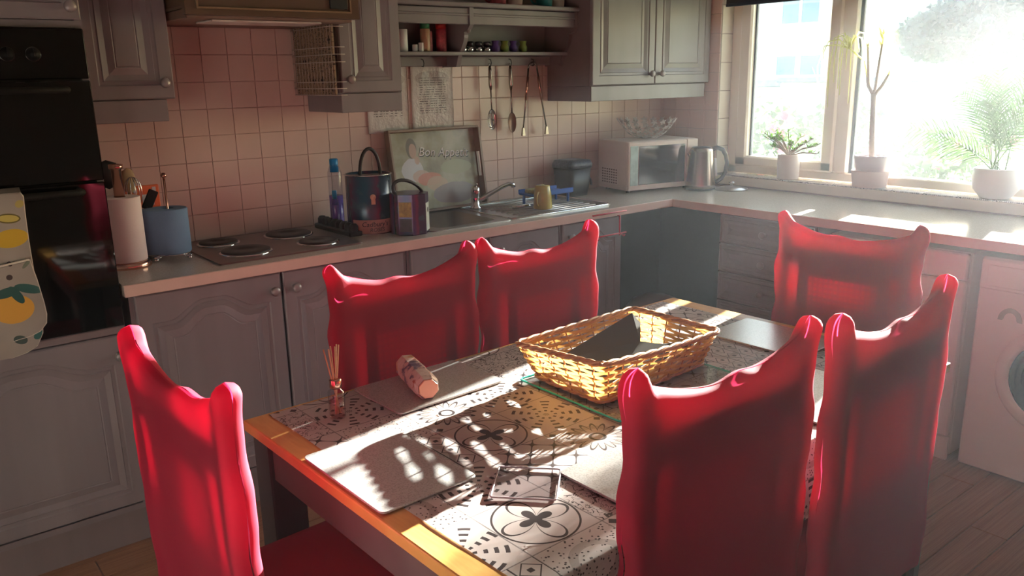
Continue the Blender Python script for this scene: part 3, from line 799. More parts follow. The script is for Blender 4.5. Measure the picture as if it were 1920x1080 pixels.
# shelf contents
def jar(name, lab, cat, x, y, z, r, h, body, cap=None, capmat=None, grp=None, neck=False):
    J = Thing(name, lab, cat, (x, y, z), 0, grp)
    b = BM(); hc = cap or 0
    prof = [(r * .9, z), (r, z + .004), (r, z + (h - hc) * (.82 if neck else .97)), (r * (.6 if neck else .93), z + h - hc)]
    lathe(b, prof, (x, y, 0), 20); J.part('body', b, body)
    if cap:
        b = BM(); lathe(b, [(r * .72 if neck else r, z + h - hc), (r * .72 if neck else r, z + h - .002), (r * .6, z + h)], (x, y, 0), 20); J.part('cap', b, capmat)
    return J
ZS = 1.652
M_tan = plain('tan_spice', (.42, .24, .14), .4); M_grn = plain('green_plastic', (.01, .20, .07), .4); M_rd = plain('red_plastic', (.45, .02, .02), .4)
M_rlab = plain('red_label', (.38, .05, .07), .45, scale=40, var=.5); M_purp = plain('purple_glaze', (.10, .05, .22), .35); M_lime = plain('lime_glaze', (.18, .24, .04), .35)
jar('shaker', 'plain white ceramic shaker at the left end of the lower shelf', 'shaker', -1.845, -.1, ZS, .027, .095, M_pot_white)
jar('salt_cellar', 'tiny pale salt cellar beside the white shaker', 'shaker', -1.79, -.12, ZS, .012, .03, M_pot_white)
jar('salt_cellar', 'tiny pale salt cellar just left of the green-capped spice jar', 'shaker', -1.765, -.13, ZS, .011, .038, M_pot_white)
jar('spice_jar', 'spice jar with a green cap and tan contents', 'jar', -1.735, -.12, ZS, .022, .13, M_tan, .032, M_grn)
b = BM(); box(b, -1.712, -1.682, -.10, -.06, ZS, ZS + .09, .002); tag(build('spice_box', b, M_rlab), 'small reddish spice box between the green-capped and red-capped jars', 'box')
jar('spice_jar', 'tall spice jar with a red cap and a red label', 'jar', -1.635, -.10, ZS, .024, .13, M_rlab, .03, M_rd)
M_dkjar = plain('dark_glass', (.03, .03, .035), .15)
for k, (x, lab) in enumerate(((-1.515, 'small dark jar nearest the curved bracket on the lower shelf'), (-1.475, 'second small dark jar from the curved bracket'),
                              (-1.425, 'third small dark jar from the curved bracket'), (-1.375, 'small dark jar beside the first purple pot'))):
    J = jar('small_jar', lab, 'jar', x, -.1, ZS, .017, .048, M_chrome, .022, M_dkjar, 'small dark jars on the lower shelf')
for k, (x, mt, lab) in enumerate(((-1.325, M_purp, 'small purple pot left of the first lime green pot'), (-1.27, M_lime, 'lime green pot between the two purple pots'),
                                  (-1.215, M_purp, 'small purple pot between the two lime green pots'), (-1.155, M_lime, 'lime green pot at the right end of the lower shelf'))):
    b = BM(); lathe(b, [(.014, ZS), (.021, ZS + .012), (.021, ZS + .025), (.014, ZS + .036), (.019, ZS + .052), (.016, ZS + .052), (.0, ZS + .045)], (x, -.1, 0), 20, cap=False)
    tag(build('pot', b, mt), lab, 'pot', 'small purple and lime pots on the lower shelf')
ZU = 1.858
def mug(lab, x, y, z, r, h, mat, ang=0, up=True, grp=None, name='mug'):
    U = Thing(name, lab, 'mug', (x, y, z), 0, grp)
    b = BM(); pr = [(r * .8, 0), (r * .92, .006), (r, h * .5), (r * .97, h), (r * .90, h), (r * .92, h * .5), (r * .8, .01), (.0005, .008)]
    if not up: pr = [(a, h - c) for a, c in pr]
    lathe(b, [(a, z + c) for a, c in pr], (x, y, 0), 28, cap=True); U.part('body', b, mat)
    b = BM(); pts = [(x + math.cos(ang) * (r * .93 + .026 * math.sin(t)), y + math.sin(ang) * (r * .93 + .026 * math.sin(t)), z + h * .52 + h * .3 * math.cos(t)) for t in [k * PI / 10 for k in range(11)]]
    tube(b, pts, .0045, 8); U.part('handle', b, mat); return U
mug('dark red mug on the upper shelf, left of the pale striped one', -1.32, -.12, ZU, .04, .09, M_rlab, 2.6, grp='crockery on the upper shelf')
mug('pale pinkish mug on the upper shelf above the plain spoon', -1.22, -.12, ZU, .04, .09, M_pot_pink, 2.6, grp='crockery on the upper shelf')
mug('teal glazed mug on the upper shelf', -1.05, -.14, ZU, .042, .09, plain('teal_glaze', (.02, .18, .20), .3), 2.6, grp='crockery on the upper shelf')
mug('cream mug at the right end of the upper shelf', -.975, -.15, ZU, .038, .085, plain('cream_glaze', (.6, .5, .42), .3), 2.6, grp='crockery on the upper shelf')

# ---------------------------------------------------------------- on the worktop
# hob
HB = Thing('hob', 'steel electric hob with four round hotplates', 'hob', (-2.6, -.3, WH))
b = BM(); prism(b, rrect(-2.885, -2.325, -.53, -.045, .015), WH, WH + .006, 'z'); HB.part('hob_plate', b, plain('brown_grey_steel', (.22, .17, .15), .3, .8))
M_plate = plain('hotplate_iron', (.035, .025, .022), .45, .3)
for (x, y, r) in ((-2.755, -.155, .072), (-2.735, -.385, .088), (-2.475, -.175, .090), (-2.455, -.405, .074)):
    b = BM(); lathe(b, [(r + .008, 0), (r + .008, .004), (r + .001, .005)], (x, y, WH + .006), 36, cap=False); rg = HB.part('hotplate_ring', b, M_chrome)
    b = BM(); lathe(b, [(r, 0), (r, .009), (r * .96, .011), (r * .35, .0105), (r * .33, .009), (.0005, .009)], (x, y, WH + .006), 36, cap=False); HB.part('hotplate', b, M_plate, parent=rg)
# kitchen roll
def roll(name, lab, x, y, r, z0, z1, mat, pole_top, polemat, flap=0):
    K = Thing(name, lab, 'paper roll', (x, y, WH))
    b = BM(); n = 40; rg = []
    for z in (z0, z0 + .003, z1 - .003, z1):
        q = .003 if z in (z0, z1) else 0; ring = []
        for k in range(n):
            a = 2 * PI * k / n; rr = r - q + (flap * max(0, math.cos(a - 2.9)) ** 6)
            ring.append(b.verts.new((x + rr * math.cos(a), y + rr * math.sin(a), z)))
        rg.append(ring)
    for A_, B_ in zip(rg, rg[1:]):
        for k in range(n): b.faces.new((A_[k], A_[(k + 1) % n], B_[(k + 1) % n], B_[k])).smooth = True
    inn = [[b.verts.new((x + .02 * math.cos(2 * PI * k / n), y + .02 * math.sin(2 * PI * k / n), z)) for k in range(n)] for z in (z0, z1)]
    for k in range(n):
        k2 = (k + 1) % n
        b.faces.new((rg[0][k], rg[0][k2], inn[0][k2], inn[0][k])); b.faces.new((rg[-1][k], rg[-1][k2], inn[1][k2], inn[1][k])); b.faces.new((inn[0][k], inn[0][k2], inn[1][k2], inn[1][k]))
    K.part('paper', b, mat)
    return K
M_towel = plain('white_paper_towel', (.74, .64, .62), .9, var=.03); M_towel.bump(M_towel.noise(160, 2), .4, .001)
M_bluep = plain('blue_paper_towel', (.16, .26, .40), .9, var=.06); M_bluep.bump(M_bluep.noise(160, 2), .4, .001)
K1 = roll('kitchen_roll', 'white kitchen roll on a copper-poled stand beside the oven', -3.125, -.31, .064, .944, 1.165, M_towel, 1.3, M_copper)
b = BM(); lathe(b, [(.074, WH), (.076, WH + .004), (.074, WH + .018), (.07, WH + .021), (.0005, WH + .021)], (-3.125, -.31, 0), 36, cap=False); K1.part('stand_base', b, M_copper)
b = BM(); lathe(b, [(.017, .94), (.017, 1.258), (.023, 1.261), (.023, 1.275), (.0005, 1.278)], (-3.125, -.31, 0), 18, cap=False); K1.part('pole', b, M_copper)
K2 = roll('blue_paper_roll', 'blue paper roll on a wire stand with ball feet', -2.965, -.28, .066, .946, 1.105, M_bluep, 1.23, M_chrome, .03)
b = BM(); tube(b, [(-2.965, -.28, .94), (-2.965, -.28, 1.215)], .0045, 8); lathe(b, [(.0005, 1.212), (.009, 1.216), (.010, 1.222), (.006, 1.23), (.0005, 1.231)], (-2.965, -.28, 0), 12, cap=False); K2.part('pole', b, M_copper)
b = BM()
for k in range(4):
    a = k * PI / 2 + .5; cx, cy = -2.965 + .072 * math.cos(a), -.28 + .072 * math.sin(a)
    tube(b, [(-2.965, -.28, .943), (cx, cy, .943)], .0025, 6)
    tube(b, [(cx + .014 * math.cos(t), cy + .014 * math.sin(t), .94) for t in [q * PI / 6 for q in range(12)]], .0025, 6, closed=True)
tube(b, [(-2.965 + .06 * math.cos(t), -.28 + .06 * math.sin(t), .943) for t in [q * PI / 12 for q in range(24)]], .0025, 6, closed=True)
wb = K2.part('wire_base', b, M_chrome)
for k in range(4):
    a = k * PI / 2 + .5; cx, cy = -2.965 + .078 * math.cos(a), -.28 + .078 * math.sin(a)
    b = BM(); lathe(b, [(.0005, WH), (.006, WH + .003), (.008, WH + .008), (.006, WH + .014), (.0005, WH + .017)], (cx, cy, 0), 12, cap=False); K2.part('foot', b, M_chrome, parent=wb)
# utensil pot and what stands in it
px_, py_ = -3.045, -.115
b = BM(); lathe(b, [(.045, WH), (.050, WH + .01), (.054, 1.07), (.050, 1.07), (.046, .94), (.0005, .935)], (px_, py_, 0), 28, cap=True)
tag(build('utensil_pot', b, M_black), 'dark pot of utensils behind the white kitchen roll', 'pot')
b = BM(); tube(b, [(px_ - .01, py_, .95), (px_ - .052, py_ + .01, 1.22)], .006, 8); lathe(b, [(.0005, 1.17), (.03, 1.185), (.038, 1.225), (.034, 1.262), (.0005, 1.275)], (px_ - .062, py_ + .01, 0), 18, cap=False, sy=.5)
tag(build('ladle', b, M_black), 'black ladle standing upright in the dark pot', 'utensil')
W_ = Thing('whisk', 'wire whisk standing in the dark pot beside the socket', 'utensil', (px_ + .01, py_, .95))
b = BM(); tube(b, [(px_ + .005, py_, .95), (px_ + .012, py_ - .01, 1.11)], .006, 8); W_.part('handle', b, M_steel)
for k in range(6):
    a = k * PI / 6; b = BM(); o3 = Vector((px_ + .012, py_ - .01, 1.10))
    tube(b, [o3 + Vector((math.cos(a) * .030 * math.sin(t), math.sin(a) * .030 * math.sin(t), .055 - .055 * math.cos(t))) for t in [q * PI / 9 for q in range(-9, 10)]], .0014, 5); W_.part('wire_loop', b, M_chrome)
b = BM(); tube(b, [(px_ + .02, py_ - .02, .95), (px_ + .045, py_ - .03, 1.10)], .005, 8)
box(b, -.018, .018, -.003, .003, 0, .075, .003, mat=Matrix.Translation((px_ + .043, py_ - .03, 1.09)) @ Matrix.Rotation(R(28), 4, 'Y'))
tag(build('spatula', b, M_black), 'black spatula leaning right out of the dark pot', 'utensil')
b = BM(); tube(b, [(px_, py_ + .02, .95), (px_ + .008, py_ + .03, 1.15)], .006, 8); lathe(b, [(.0005, 1.14), (.02, 1.16), (.026, 1.20), (.018, 1.23), (.0005, 1.24)], (px_ + .010, py_ + .03, 0), 14, cap=False, sy=.3)
tag(build('wooden_spoon', b, plain('pale_wood', (.45, .30, .16), .6)), 'wooden spoon with a pale bowl in the dark pot', 'utensil')

# black wavy rack
b = BM(); box(b, -2.305, -2.245, -.38, -.06, WH, WH + .02, .004)
for k in range(8): lathe(b, [(.019, 0), (.019, .022), (.012, .032), (.0005, .034)], (-2.275, -.08 - k * .04, WH + .018), 12, cap=False)
tag(build('drying_rack', b, M_black), 'low black knobbly rack between the hob and the big tin', 'rack')
# bottles
def bottle(lab, x, y, r, z1, cap_z, liquid_mat, fill):
    U = Thing('bottle', lab, 'bottle', (x, y, WH))
    zc = cap_z
    b = BM(); lathe(b, [(r * .9, WH), (r, WH + .006), (r, z1 - .06), (r * .55, z1 - .02), (r * .5, zc)], (x, y, 0), 24); U.part('bottle_body', b, M_clear_plastic)
    b = BM(); lathe(b, [(r * .86, WH + .002), (r * .96, WH + .008), (r * .96, fill)], (x, y, 0), 24); U.part('liquid', b, liquid_mat)
    b = BM(); lathe(b, [(r * .62, zc), (r * .62, z1 - .003), (r * .5, z1)], (x, y, 0), 20); U.part('cap', b, M_bluecap)
M_clear_plastic = thin_glass('clear_plastic', (.85, .86, .9), .8)
M_bluecap = plain('bright_blue_plastic', (.01, .22, .50), .35); M_violet = plain('violet_liquid', (.16, .09, .42), .2)
bottle('tall clear bottle of violet liquid with a blue cap, behind the big tin', -2.205, -.085, .030, 1.212, 1.155, M_violet, 1.055)
bottle('small blue-capped bottle squeezed against the big tin', -2.262, -.185, .016, 1.09, 1.055, M_violet, 1.03)
# big tin
def tin_mat(name, a, b_, c):
    M = Mat(name, a, .25, .2); X, Y, Z = M.xyz('Object'); th = Y.atan2(X)
    n = M.noise(22, 3)
    M.base(M.mix(n.gt(.60) * .35, M.ramp((th * 2.2 + n * .8).sin() * .5 + .5, [(.0, a), (.45, a), (.6, b_), (1, c)]), (.05, .10, .12))); return M
TB = Thing('biscuit_tin', 'large dark blue and purple round tin with a black strap handle', 'tin', (-2.17, -.315, WH))
cx, cy, r = -2.17, -.315, .094
b = BM(); lathe(b, [(r * .98, 0), (r, .003), (r, .24), (r * .96, .242), (r * .96, .236), (.0005, .236)], (0, 0, 0), 48, cap=True); TB.part('tin_body', b, tin_mat('navy_plum_tin', (.012, .03, .06), (.10, .015, .06), (.012, .07, .12)), local=True)
b = BM()
for z in (.002, .240): tube(b, [((r + .001) * math.cos(t), (r + .001) * math.sin(t), z) for t in [q * PI / 24 for q in range(48)]], .0022, 6, closed=True)
TB.part('rim', b, M_chrome, local=True)
b = BM(); ring0 = []
for k in range(15):
    a = R(-165) + R(135) * k / 14; ring0.append(((r + .0015) * math.cos(a), (r + .0015) * math.sin(a)))
for k in range(14):
    (xa, ya), (xb, yb) = ring0[k], ring0[k + 1]; q = 1.02
    vs = [b.verts.new(p) for p in ((xa, ya, .006), (xb, yb, .006), (xb, yb, .062), (xa, ya, .062), (xa * q, ya * q, .006), (xb * q, yb * q, .006), (xb * q, yb * q, .062), (xa * q, ya * q, .062))]
    for f in ((4, 5, 6, 7), (0, 1, 5, 4), (3, 2, 6, 7), (0, 1, 2, 3)): b.faces.new([vs[i] for i in f])
lb = TB.part('paper_label', b, plain('pinkish_brown_paper', (.42, .20, .17), .7), local=True)
def wrap_text(s, size, rad, a0, z, shear=.2):
    t = text_bm(s, size, .0005, shear)
    for v in t.verts:
        a = a0 + v.co.x / rad; rr = rad + v.co.z; v.co = Vector((rr * math.cos(a), rr * math.sin(a), z + v.co.y))
    return t
TB.part('lettering', wrap_text("Cadbury's", .028, r + .0045, R(-108), .044), M_black, parent=lb, local=True)
TB.part('lettering', wrap_text('ROSES', .022, r + .0045, R(-104), .021), M_black, parent=lb, local=True)
b = BM(); lathe(b, [(.0005, 0), (.012, .001), (.012, .002), (.0005, .003)], (0, 0, 0), 14, Matrix.Rotation(R(-110), 4, 'Z') @ Matrix.Translation((r + .0005, 0, .155)) @ Matrix.Rotation(R(90), 4, 'Y'), cap=False)
box(b, -.009, .008, r + .0003, r + .0022, .125, .150, .001, mat=Matrix.Rotation(R(160), 4, 'Z'))
TB.part('picture_motif', b, plain('peach_print', (.65, .38, .25), .5), local=True)
b = BM(); tube(b, [(math.cos(t) * r * .5 * 1.0, -.02, .238 + .105 * math.sin(t)) for t in [q * PI / 16 for q in range(17)]], .0072, 8)
TB.part('strap_handle', b, M_black, local=True)
# small octagonal tin
TS = Thing('octagonal_tin', 'smaller eight-sided purple tin with a slanting black handle', 'tin', (-2.065, -.455, WH))
b = BM(); r = .080; oc = [(r * math.cos(R(22.5 + 45 * k)), r * math.sin(R(22.5 + 45 * k))) for k in range(8)]
prism(b, oc, 0, .165, 'z'); bmesh.ops.bevel(b, geom=b.edges[:], offset=.0015, segments=1, affect='EDGES'); TS.part('tin_body', b, tin_mat('purple_tin', (.045, .012, .05), (.16, .01, .06), (.02, .025, .12)), local=True)
ap = r * math.cos(R(22.5))
def panel_on(th, ang, wdt, z0, z1, mat, name='panel_print', off=0, d=.001, lab=None):
    b = BM(); box(b, ap - .0004, ap + d, off - wdt / 2, off + wdt / 2, z0, z1, mat=Matrix.Rotation(R(ang), 4, 'Z')); return th.part(name, b, mat, lab, local=True)
panel_on(TS, -135, .052, .075, .135, plain('mustard_print', (.34, .27, .06), .5, var=.4, scale=60))
panel_on(TS, -135, .050, .015, .068, plain('dark_plum_print', (.03, .012, .03), .5, var=.5, scale=60))
wl = panel_on(TS, -45, .055, .012, .125, plain('pale_green_label', (.50, .55, .50), .5, var=.25, scale=40), 'paper_label')
b = BM(); lathe(b, [(.011, 0), (.011, .0012), (.0005, .0013)], (0, 0, 0), 18, Matrix.Rotation(R(-45), 4, 'Z') @ Matrix.Translation((ap + .0005, .006, .095)) @ Matrix.Rotation(R(90), 4, 'Y'), cap=False); TS.part('round_emblem', b, M_dkwood, parent=wl, local=True)
b = BM(); tube(b, [(r * .8 * math.cos(t) - .04 * math.sin(t), -.0 - .01 * math.sin(t), .165 + .055 * math.sin(t)) for t in [q * PI / 14 for q in range(15)]], .0072, 8); TS.part('strap_handle', b, M_black, local=True)

# picture tray leaning on the wall
TR = Thing('picture_tray', 'wooden tray with a Bon Appetit kitchen picture leaning on the tiles behind the sink', 'tray', (-1.66, -.05, WH))
tw_, th_ = .515, .385
lean = Matrix.Translation((-1.915, -.082, WH + .005)) @ Matrix.Rotation(R(1.5), 4, 'Z') @ Matrix.Rotation(R(-9), 4, 'X')
def tp(name, b, mat, lab=None, parent=None): b.transform(lean); return TR.part(name, b, mat, lab, parent)
M_tray = plain('taupe_wood', (.26, .19, .145), .5)
b = BM(); box(b, 0, tw_, -.038, 0, 0, .012, .002); tp('rim_board', b, M_tray)
b = BM(); box(b, 0, tw_, -.038, 0, th_ - .012, th_, .002); tp('rim_board', b, M_tray)
b = BM(); box(b, 0, .012, -.038, 0, .012, th_ - .012, .002); tp('rim_board', b, M_tray)
b = BM()   # right end board with a hand hole
xr0, xr1 = tw_ - .012, tw_
box(b, xr0, xr1, -.048, .0, .012, .14, .001); box(b, xr0, xr1, -.048, .0, .26, th_ - .012, .001); box(b, xr0, xr1, -.048, -.036, .14, .26); box(b, xr0, xr1, -.012, .0, .14, .26)
tp('handle_board', b, M_tray)
M_pic = Mat('painted_kitchen_scene', (.3, .3, .2), .35)
X, Y, Z = M_pic.xyz('Object'); n = M_pic.noise(7, 5); n2 = M_pic.noise(16, 3)
colr = M_pic.ramp(n, [(.3, (.16, .15, .10)), (.45, (.30, .28, .17)), (.6, (.42, .40, .30)), (.75, (.26, .25, .22))])
def blob(cx, cz, rx, rz): return ((X - cx) * (X - cx) * (1 / rx ** 2) + (Z - cz) * (Z - cz) * (1 / rz ** 2) + n2 * .8 - .4).lt(1)
for cx_, cz_, rx_, rz_, cc in ((-.13, .20, .06, .055, (.60, .62, .66)), (-.085, .17, .05, .03, (.55, .40, .32)), (-.04, .155, .07, .03, (.55, .20, .14)), (.0, .13, .06, .035, (.50, .36, .25)),
                               (-.125, .30, .028, .045, (.10, .07, .05)), (-.118, .288, .020, .033, (.55, .36, .27)), (.12, .20, .09, .035, (.33, .34, .20)), (.10, .08, .13, .05, (.24, .20, .21)), (-.10, .245, .014, .02, (.52, .34, .26))):
    colr = M_pic.mix(blob(cx_, cz_, rx_, rz_) * .85, colr, cc)
M_pic.base(colr)
b = BM(); box(b, .012, tw_ - .012, -.006, -.001, .012, th_ - .012); pcp = tp('picture_panel', b, M_pic)
b = text_bm('Bon Appetit', .058, .0006, .25); b.transform(Matrix.Translation((tw_ * .60, -.0075, th_ * .70)) @ Matrix.Rotation(R(4), 4, 'Y') @ FRONT_Y); tp('lettering', b, plain('white_ink', (.75, .73, .70), .5), None, pcp)
b = text_bm('Bon Appetit', .058, .0004, .25); b.transform(Matrix.Translation((tw_ * .605, -.0065, th_ * .69)) @ Matrix.Rotation(R(4), 4, 'Y') @ FRONT_Y); tp('lettering_outline', b, M_black, None, pcp)

# sink
SK = Thing('sink', 'stainless steel sink with bowl and ribbed drainer', 'sink', (-1.46, -.3, WH))
def ringplate(bm, outer, inner, z):
    A = [bm.verts.new((x, y, z)) for x, y in outer]; B = [bm.verts.new((x, y, z)) for x, y in inner]; n = len(A)
    for k in range(n): bm.faces.new((A[k], A[(k + 1) % n], B[(k + 1) % n], B[k]))
    return A, B
b = BM(); out = rrect(-2.00, -1.58, -.525, -.08, .02); inn = rrect(-1.945, -1.625, -.480, -.125, .04)
A0, B0 = ringplate(b, out, inn, WH + .004)
low = [b.verts.new((x, y, WH)) for x, y in out]
bot = [b.verts.new((-1.785 + (x + 1.785) * .93, -.3025 + (y + .3025) * .93, WH - .17)) for x, y in inn]
n = len(A0)
for k in range(n):
    b.faces.new((A0[k], A0[(k + 1) % n], low[(k + 1) % n], low[k])); f = b.faces.new((B0[k], B0[(k + 1) % n], bot[(k + 1) % n], bot[k])); f.smooth = True
b.faces.new(bot); SK.part('bowl', b, M_sink)
b = BM(); lathe(b, [(.014, 0), (.014, .002), (.009, .003), (.008, 0)], (0, 0, 0), 18, Matrix.Translation((-1.88, -.126, WH - .035)) @ ROT_KNOB_Y, cap=False); ovf = SK.part('overflow', b, M_chrome)
b = BM(); prism(b, rrect(-1.58, -.945, -.525, -.08, .04), WH, WH + .003, 'z'); SK.part('drainer', b, M_sink)
for k in range(9):
    b = BM(); y = -.135 - k * .042; tube(b, [(-1.50, y, WH + .003), (-1.02, y, WH + .003)], .0045, 6); SK.part('drainer_rib', b, M_sink)
b = BM(); tube(b, [(x, y, WH + .005) for x, y in rrect(-1.575, -.95, -.52, -.085, .04)], .004, 6, closed=True); SK.part('drainer_rim', b, M_chrome)
# tap
TP = Thing('mixer_tap', 'chrome mixer tap with a red dot and a long swung spout', 'tap', (-1.51, -.155, WH + .004))
b = BM(); lathe(b, [(.028, 0), (.028, .006), (.02, .012), (.02, .07), (.022, .075), (.022, .10), (.012, .108), (.0005, .109)], (-1.51, -.155, WH + .004), 24, cap=True); TP.part('tap_body', b, M_chrome)
b = BM(); tube(b, [(-1.51, -.16, WH + .035), (-1.45, -.17, WH + .062), (-1.37, -.185, WH + .098), (-1.335, -.19, WH + .108), (-1.31, -.195, WH + .104), (-1.307, -.195, WH + .092)], [.011, .011, .0105, .0105, .011, .012], 12); TP.part('spout', b, M_chrome)
b = BM(); lathe(b, [(.009, 0), (.009, .003), (.0005, .0035)], (0, 0, 0), 14, Matrix.Translation((-1.517, -.176, WH + .085)) @ ROT_KNOB_Y, cap=False); TP.part('red_cap', b, M_rd)
b = BM(); tube(b, [(-1.51, -.155, WH + .108), (-1.515, -.18, WH + .125)], .004, 8); TP.part('lever', b, M_chrome)
# upside down mug on the drainer
cx, cy = -1.295, -.40
Mg = Thing('mug', 'mustard yellow mug standing upside down on the drainer', 'mug', (cx, cy, WH + .0075))
M_must = plain('mustard_glaze', (.40, .33, .06), .2, var=.15)
zb_ = WH + .0078
b = BM(); lathe(b, [(.044, 0), (.0455, .004), (.041, .07), (.035, .105), (.031, .110), (.0005, .107)], (cx, cy, zb_), 32, cap=False)
lathe(b, [(.044, 0), (.040, .002), (.036, .09)], (cx, cy, zb_), 32, cap=False); Mg.part('body', b, M_must)
b = BM(); a = R(205); tube(b, [(cx + math.cos(a) * (.042 + .026 * math.sin(t)), cy + math.sin(a) * (.042 + .026 * math.sin(t)), zb_ + .05 - .032 * math.cos(t)) for t in [k * PI / 10 for k in range(11)]], .0045, 8); Mg.part('handle', b, M_must)
# blue dish rack with sponge
DR = Thing('sink_caddy', 'small bright blue plastic caddy on short legs on the drainer', 'caddy', (-1.17, -.28, WH))
M_blue = plain('royal_blue_plastic', (.01, .10, .42), .3)
b = BM(); box(b, -1.29, -1.04, -.335, -.215, WH + .052, WH + .062, .003); box(b, -1.29, -1.04, -.340, -.334, WH + .055, WH + .078, .002); box(b, -1.29, -1.04, -.216, -.21, WH + .055, WH + .078, .002); DR.part('tray', b, M_blue)
for x in (-1.27, -1.06):
    for y in (-.32, -.23):
        b = BM(); tube(b, [(x, y, WH + .008), (x, y, WH + .053)], .007, 8); DR.part('leg', b, M_blue)
b = BM(); box(b, -1.27, -1.17, -.315, -.235, WH + .063, WH + .083, .006, seg=2); S_ = tag(build('sponge', b, plain('sponge_yellow_green', (.30, .32, .10), .9, var=.3, scale=80)), 'yellow-green washing-up sponge lying in the blue caddy', 'sponge')
b = BM(); tube(b, [(-1.30, -.33, WH + .014), (-1.34, -.34, WH + .02), (-1.38, -.33, WH + .016), (-1.40, -.30, WH + .012)], .006, 8)
tag(build('bottle_opener', b, M_chrome), 'small chrome tool lying on the drainer behind the mustard mug', 'utensil')
# food caddy
FB = Thing('food_caddy', 'black lidded food-waste caddy between the sink and the microwave', 'bin', (-.855, -.13, WH))
def rlathe(bm, prof, loc, mat=None):
    rings = []
    for hx, hy, z in prof:
        rings.append([bm.verts.new(Vector((loc[0] + x, loc[1] + y, loc[2] + z))) for x, y in rrect(-hx, hx, -hy, hy, min(hx, hy) * .35, 5)])
    n = len(rings[0])
    for a, c in zip(rings, rings[1:]):
        for k in range(n): bm.faces.new((a[k], a[(k + 1) % n], c[(k + 1) % n], c[k])).smooth = True
    bm.faces.new(rings[0][::-1]); bm.faces.new(rings[-1])
b = BM(); rlathe(b, [(.064, .062, 0), (.069, .067, .03), (.071, .069, .04), (.079, .077, .145)], (-.855, -.13, WH)); FB.part('body', b, M_blackplastic)
b = BM(); rlathe(b, [(.083, .081, .146), (.085, .083, .165), (.076, .074, .185), (.045, .042, .190)], (-.855, -.13, WH)); FB.part('lid', b, plain('speckled_black_plastic', (.03, .035, .05), .4, var=.6, scale=90))
b = BM(); tube(b, [(-.776, -.13, WH + .12), (-.762, -.145, WH + .115), (-.752, -.165, WH + .07), (-.757, -.175, WH + .05)], .007, 8); FB.part('handle', b, M_blackplastic)
# microwave
MW = Thing('microwave', 'cream microwave with dark glass door and pale control strip', 'microwave', (0, 0, 0))
mwx0, mwx1, mwy0, mwy1, mz0, mz1 = 0, .455, 0, .275, .014, .272
M_mw = plain('cream_enamel', (.62, .53, .46), .35, var=.04)
b = BM(); box(b, mwx0, mwx1, mwy0, mwy1, mz0, mz1, .004); MW.part('case', b, M_mw)
b = BM()
for k in range(7):
    for j in range(6): box(b, mwx0 - .0012, mwx0 + .001, mwy0 + .09 + k * .022, mwy0 + .102 + k * .022, mz0 + .03 + j * .014, mz0 + .037 + j * .014)
v_ = MW.part('vent_slots', b, M_brown); v_['kind'] = 'stuff'
b = BM(); box(b, mwx0, mwx1 - .075, mwy0 - .018, mwy0 - .001, mz0 + .002, mz1 - .002, .004); dr = MW.part('door', b, M_mw)
b = BM(); box(b, mwx0 + .062, mwx1 - .088, mwy0 - .021, mwy0 - .017, mz0 + .03, mz1 - .025, .002); MW.part('door_glass', b, M_smoke, parent=dr)
b = BM(); box(b, mwx0 + .010, mwx0 + .060, mwy0 - .020, mwy0 - .017, mz0 + .028, mz1 - .022, .001); st = MW.part('sticker', b, plain('pale_aqua_sticker', (.42, .55, .50), .4, var=.15, scale=30), parent=dr)
b = BM(); box(b, mwx1 - .073, mwx1, mwy0 - .018, mwy0 - .001, mz0 + .002, mz1 - .002, .003); cp = MW.part('control_panel', b, M_mw)
for kz in (mz1 - .075, mz1 - .16):
    b = BM(); lathe(b, [(.024, 0), (.024, .006), (.019, .016), (.018, .02), (.0005, .021)], (0, 0, 0), 22, Matrix.Translation((mwx1 - .036, mwy0 - .018, kz)) @ ROT_KNOB_Y, cap=False); MW.part('dial', b, M_chrome, parent=cp)
for x in (mwx0 + .04, mwx1 - .04):
    for y in (mwy0 + .04, mwy1 - .04):
        b = BM(); lathe(b, [(.012, 0), (.012, .014)], (x, y, 0), 12); MW.part('foot', b, M_black)
MW.o.location = (-.632, -.312, WH); MW.o.rotation_euler = (0, 0, R(-12)); mz1 += WH
# flower bowl
FBW = Thing('flower_bowl', 'openwork silver bowl of linked metal flowers on the microwave', 'bowl', (-.33, -.2, mz1))
bc = Vector((-.365, -.205, mz1 + .001)); rnd = random.Random(3)
def bowlpt(a, t): rr = .045 + .112 * t ** .8; return bc + Vector((rr * math.cos(a), rr * math.sin(a), .004 + .092 * t ** 1.5))
fl = None
for ringi, (t, cnt) in enumerate(((.12, 9), (.42, 13), (.72, 16), (.98, 19))):
    for k in range(cnt):
        a = 2 * PI * (k + ringi * .5) / cnt; c = bowlpt(a, t); e1 = (bowlpt(a + .05, t) - c).normalized(); e2 = (bowlpt(a, t + .03) - c).normalized()
        nrm = e1.cross(e2).normalized(); b = BM(); ph = rnd.uniform(0, 1)
        for q in range(5):
            an = ph + q * 2 * PI / 5; d = e1 * math.cos(an) + e2 * math.sin(an); s = nrm.cross(d)
            L = .021; W2 = .005
            pts = [c + s * .002, c + d * L * .6 + s * W2, c + d * L, c + d * L * .6 - s * W2, c - s * .002]
            top = [b.verts.new(p + nrm * .001) for p in pts]; bt = [b.verts.new(p - nrm * .001) for p in pts]
            b.faces.new(top); b.faces.new(bt[::-1])
            for i in range(5): b.faces.new((top[i], top[(i + 1) % 5], bt[(i + 1) % 5], bt[i]))
        FBW.part('metal_flower', b, M_flowermetal if 'M_flowermetal' in globals() else globals().setdefault('M_flowermetal', plain('pale_metal', (.62, .58, .52), .35, .6)))
b = BM(); tube(b, [bc + Vector((.048 * math.cos(t), .048 * math.sin(t), .003)) for t in [k * PI / 16 for k in range(32)]], .0025, 6, closed=True); FBW.part('base_ring', b, M_flowermetal)
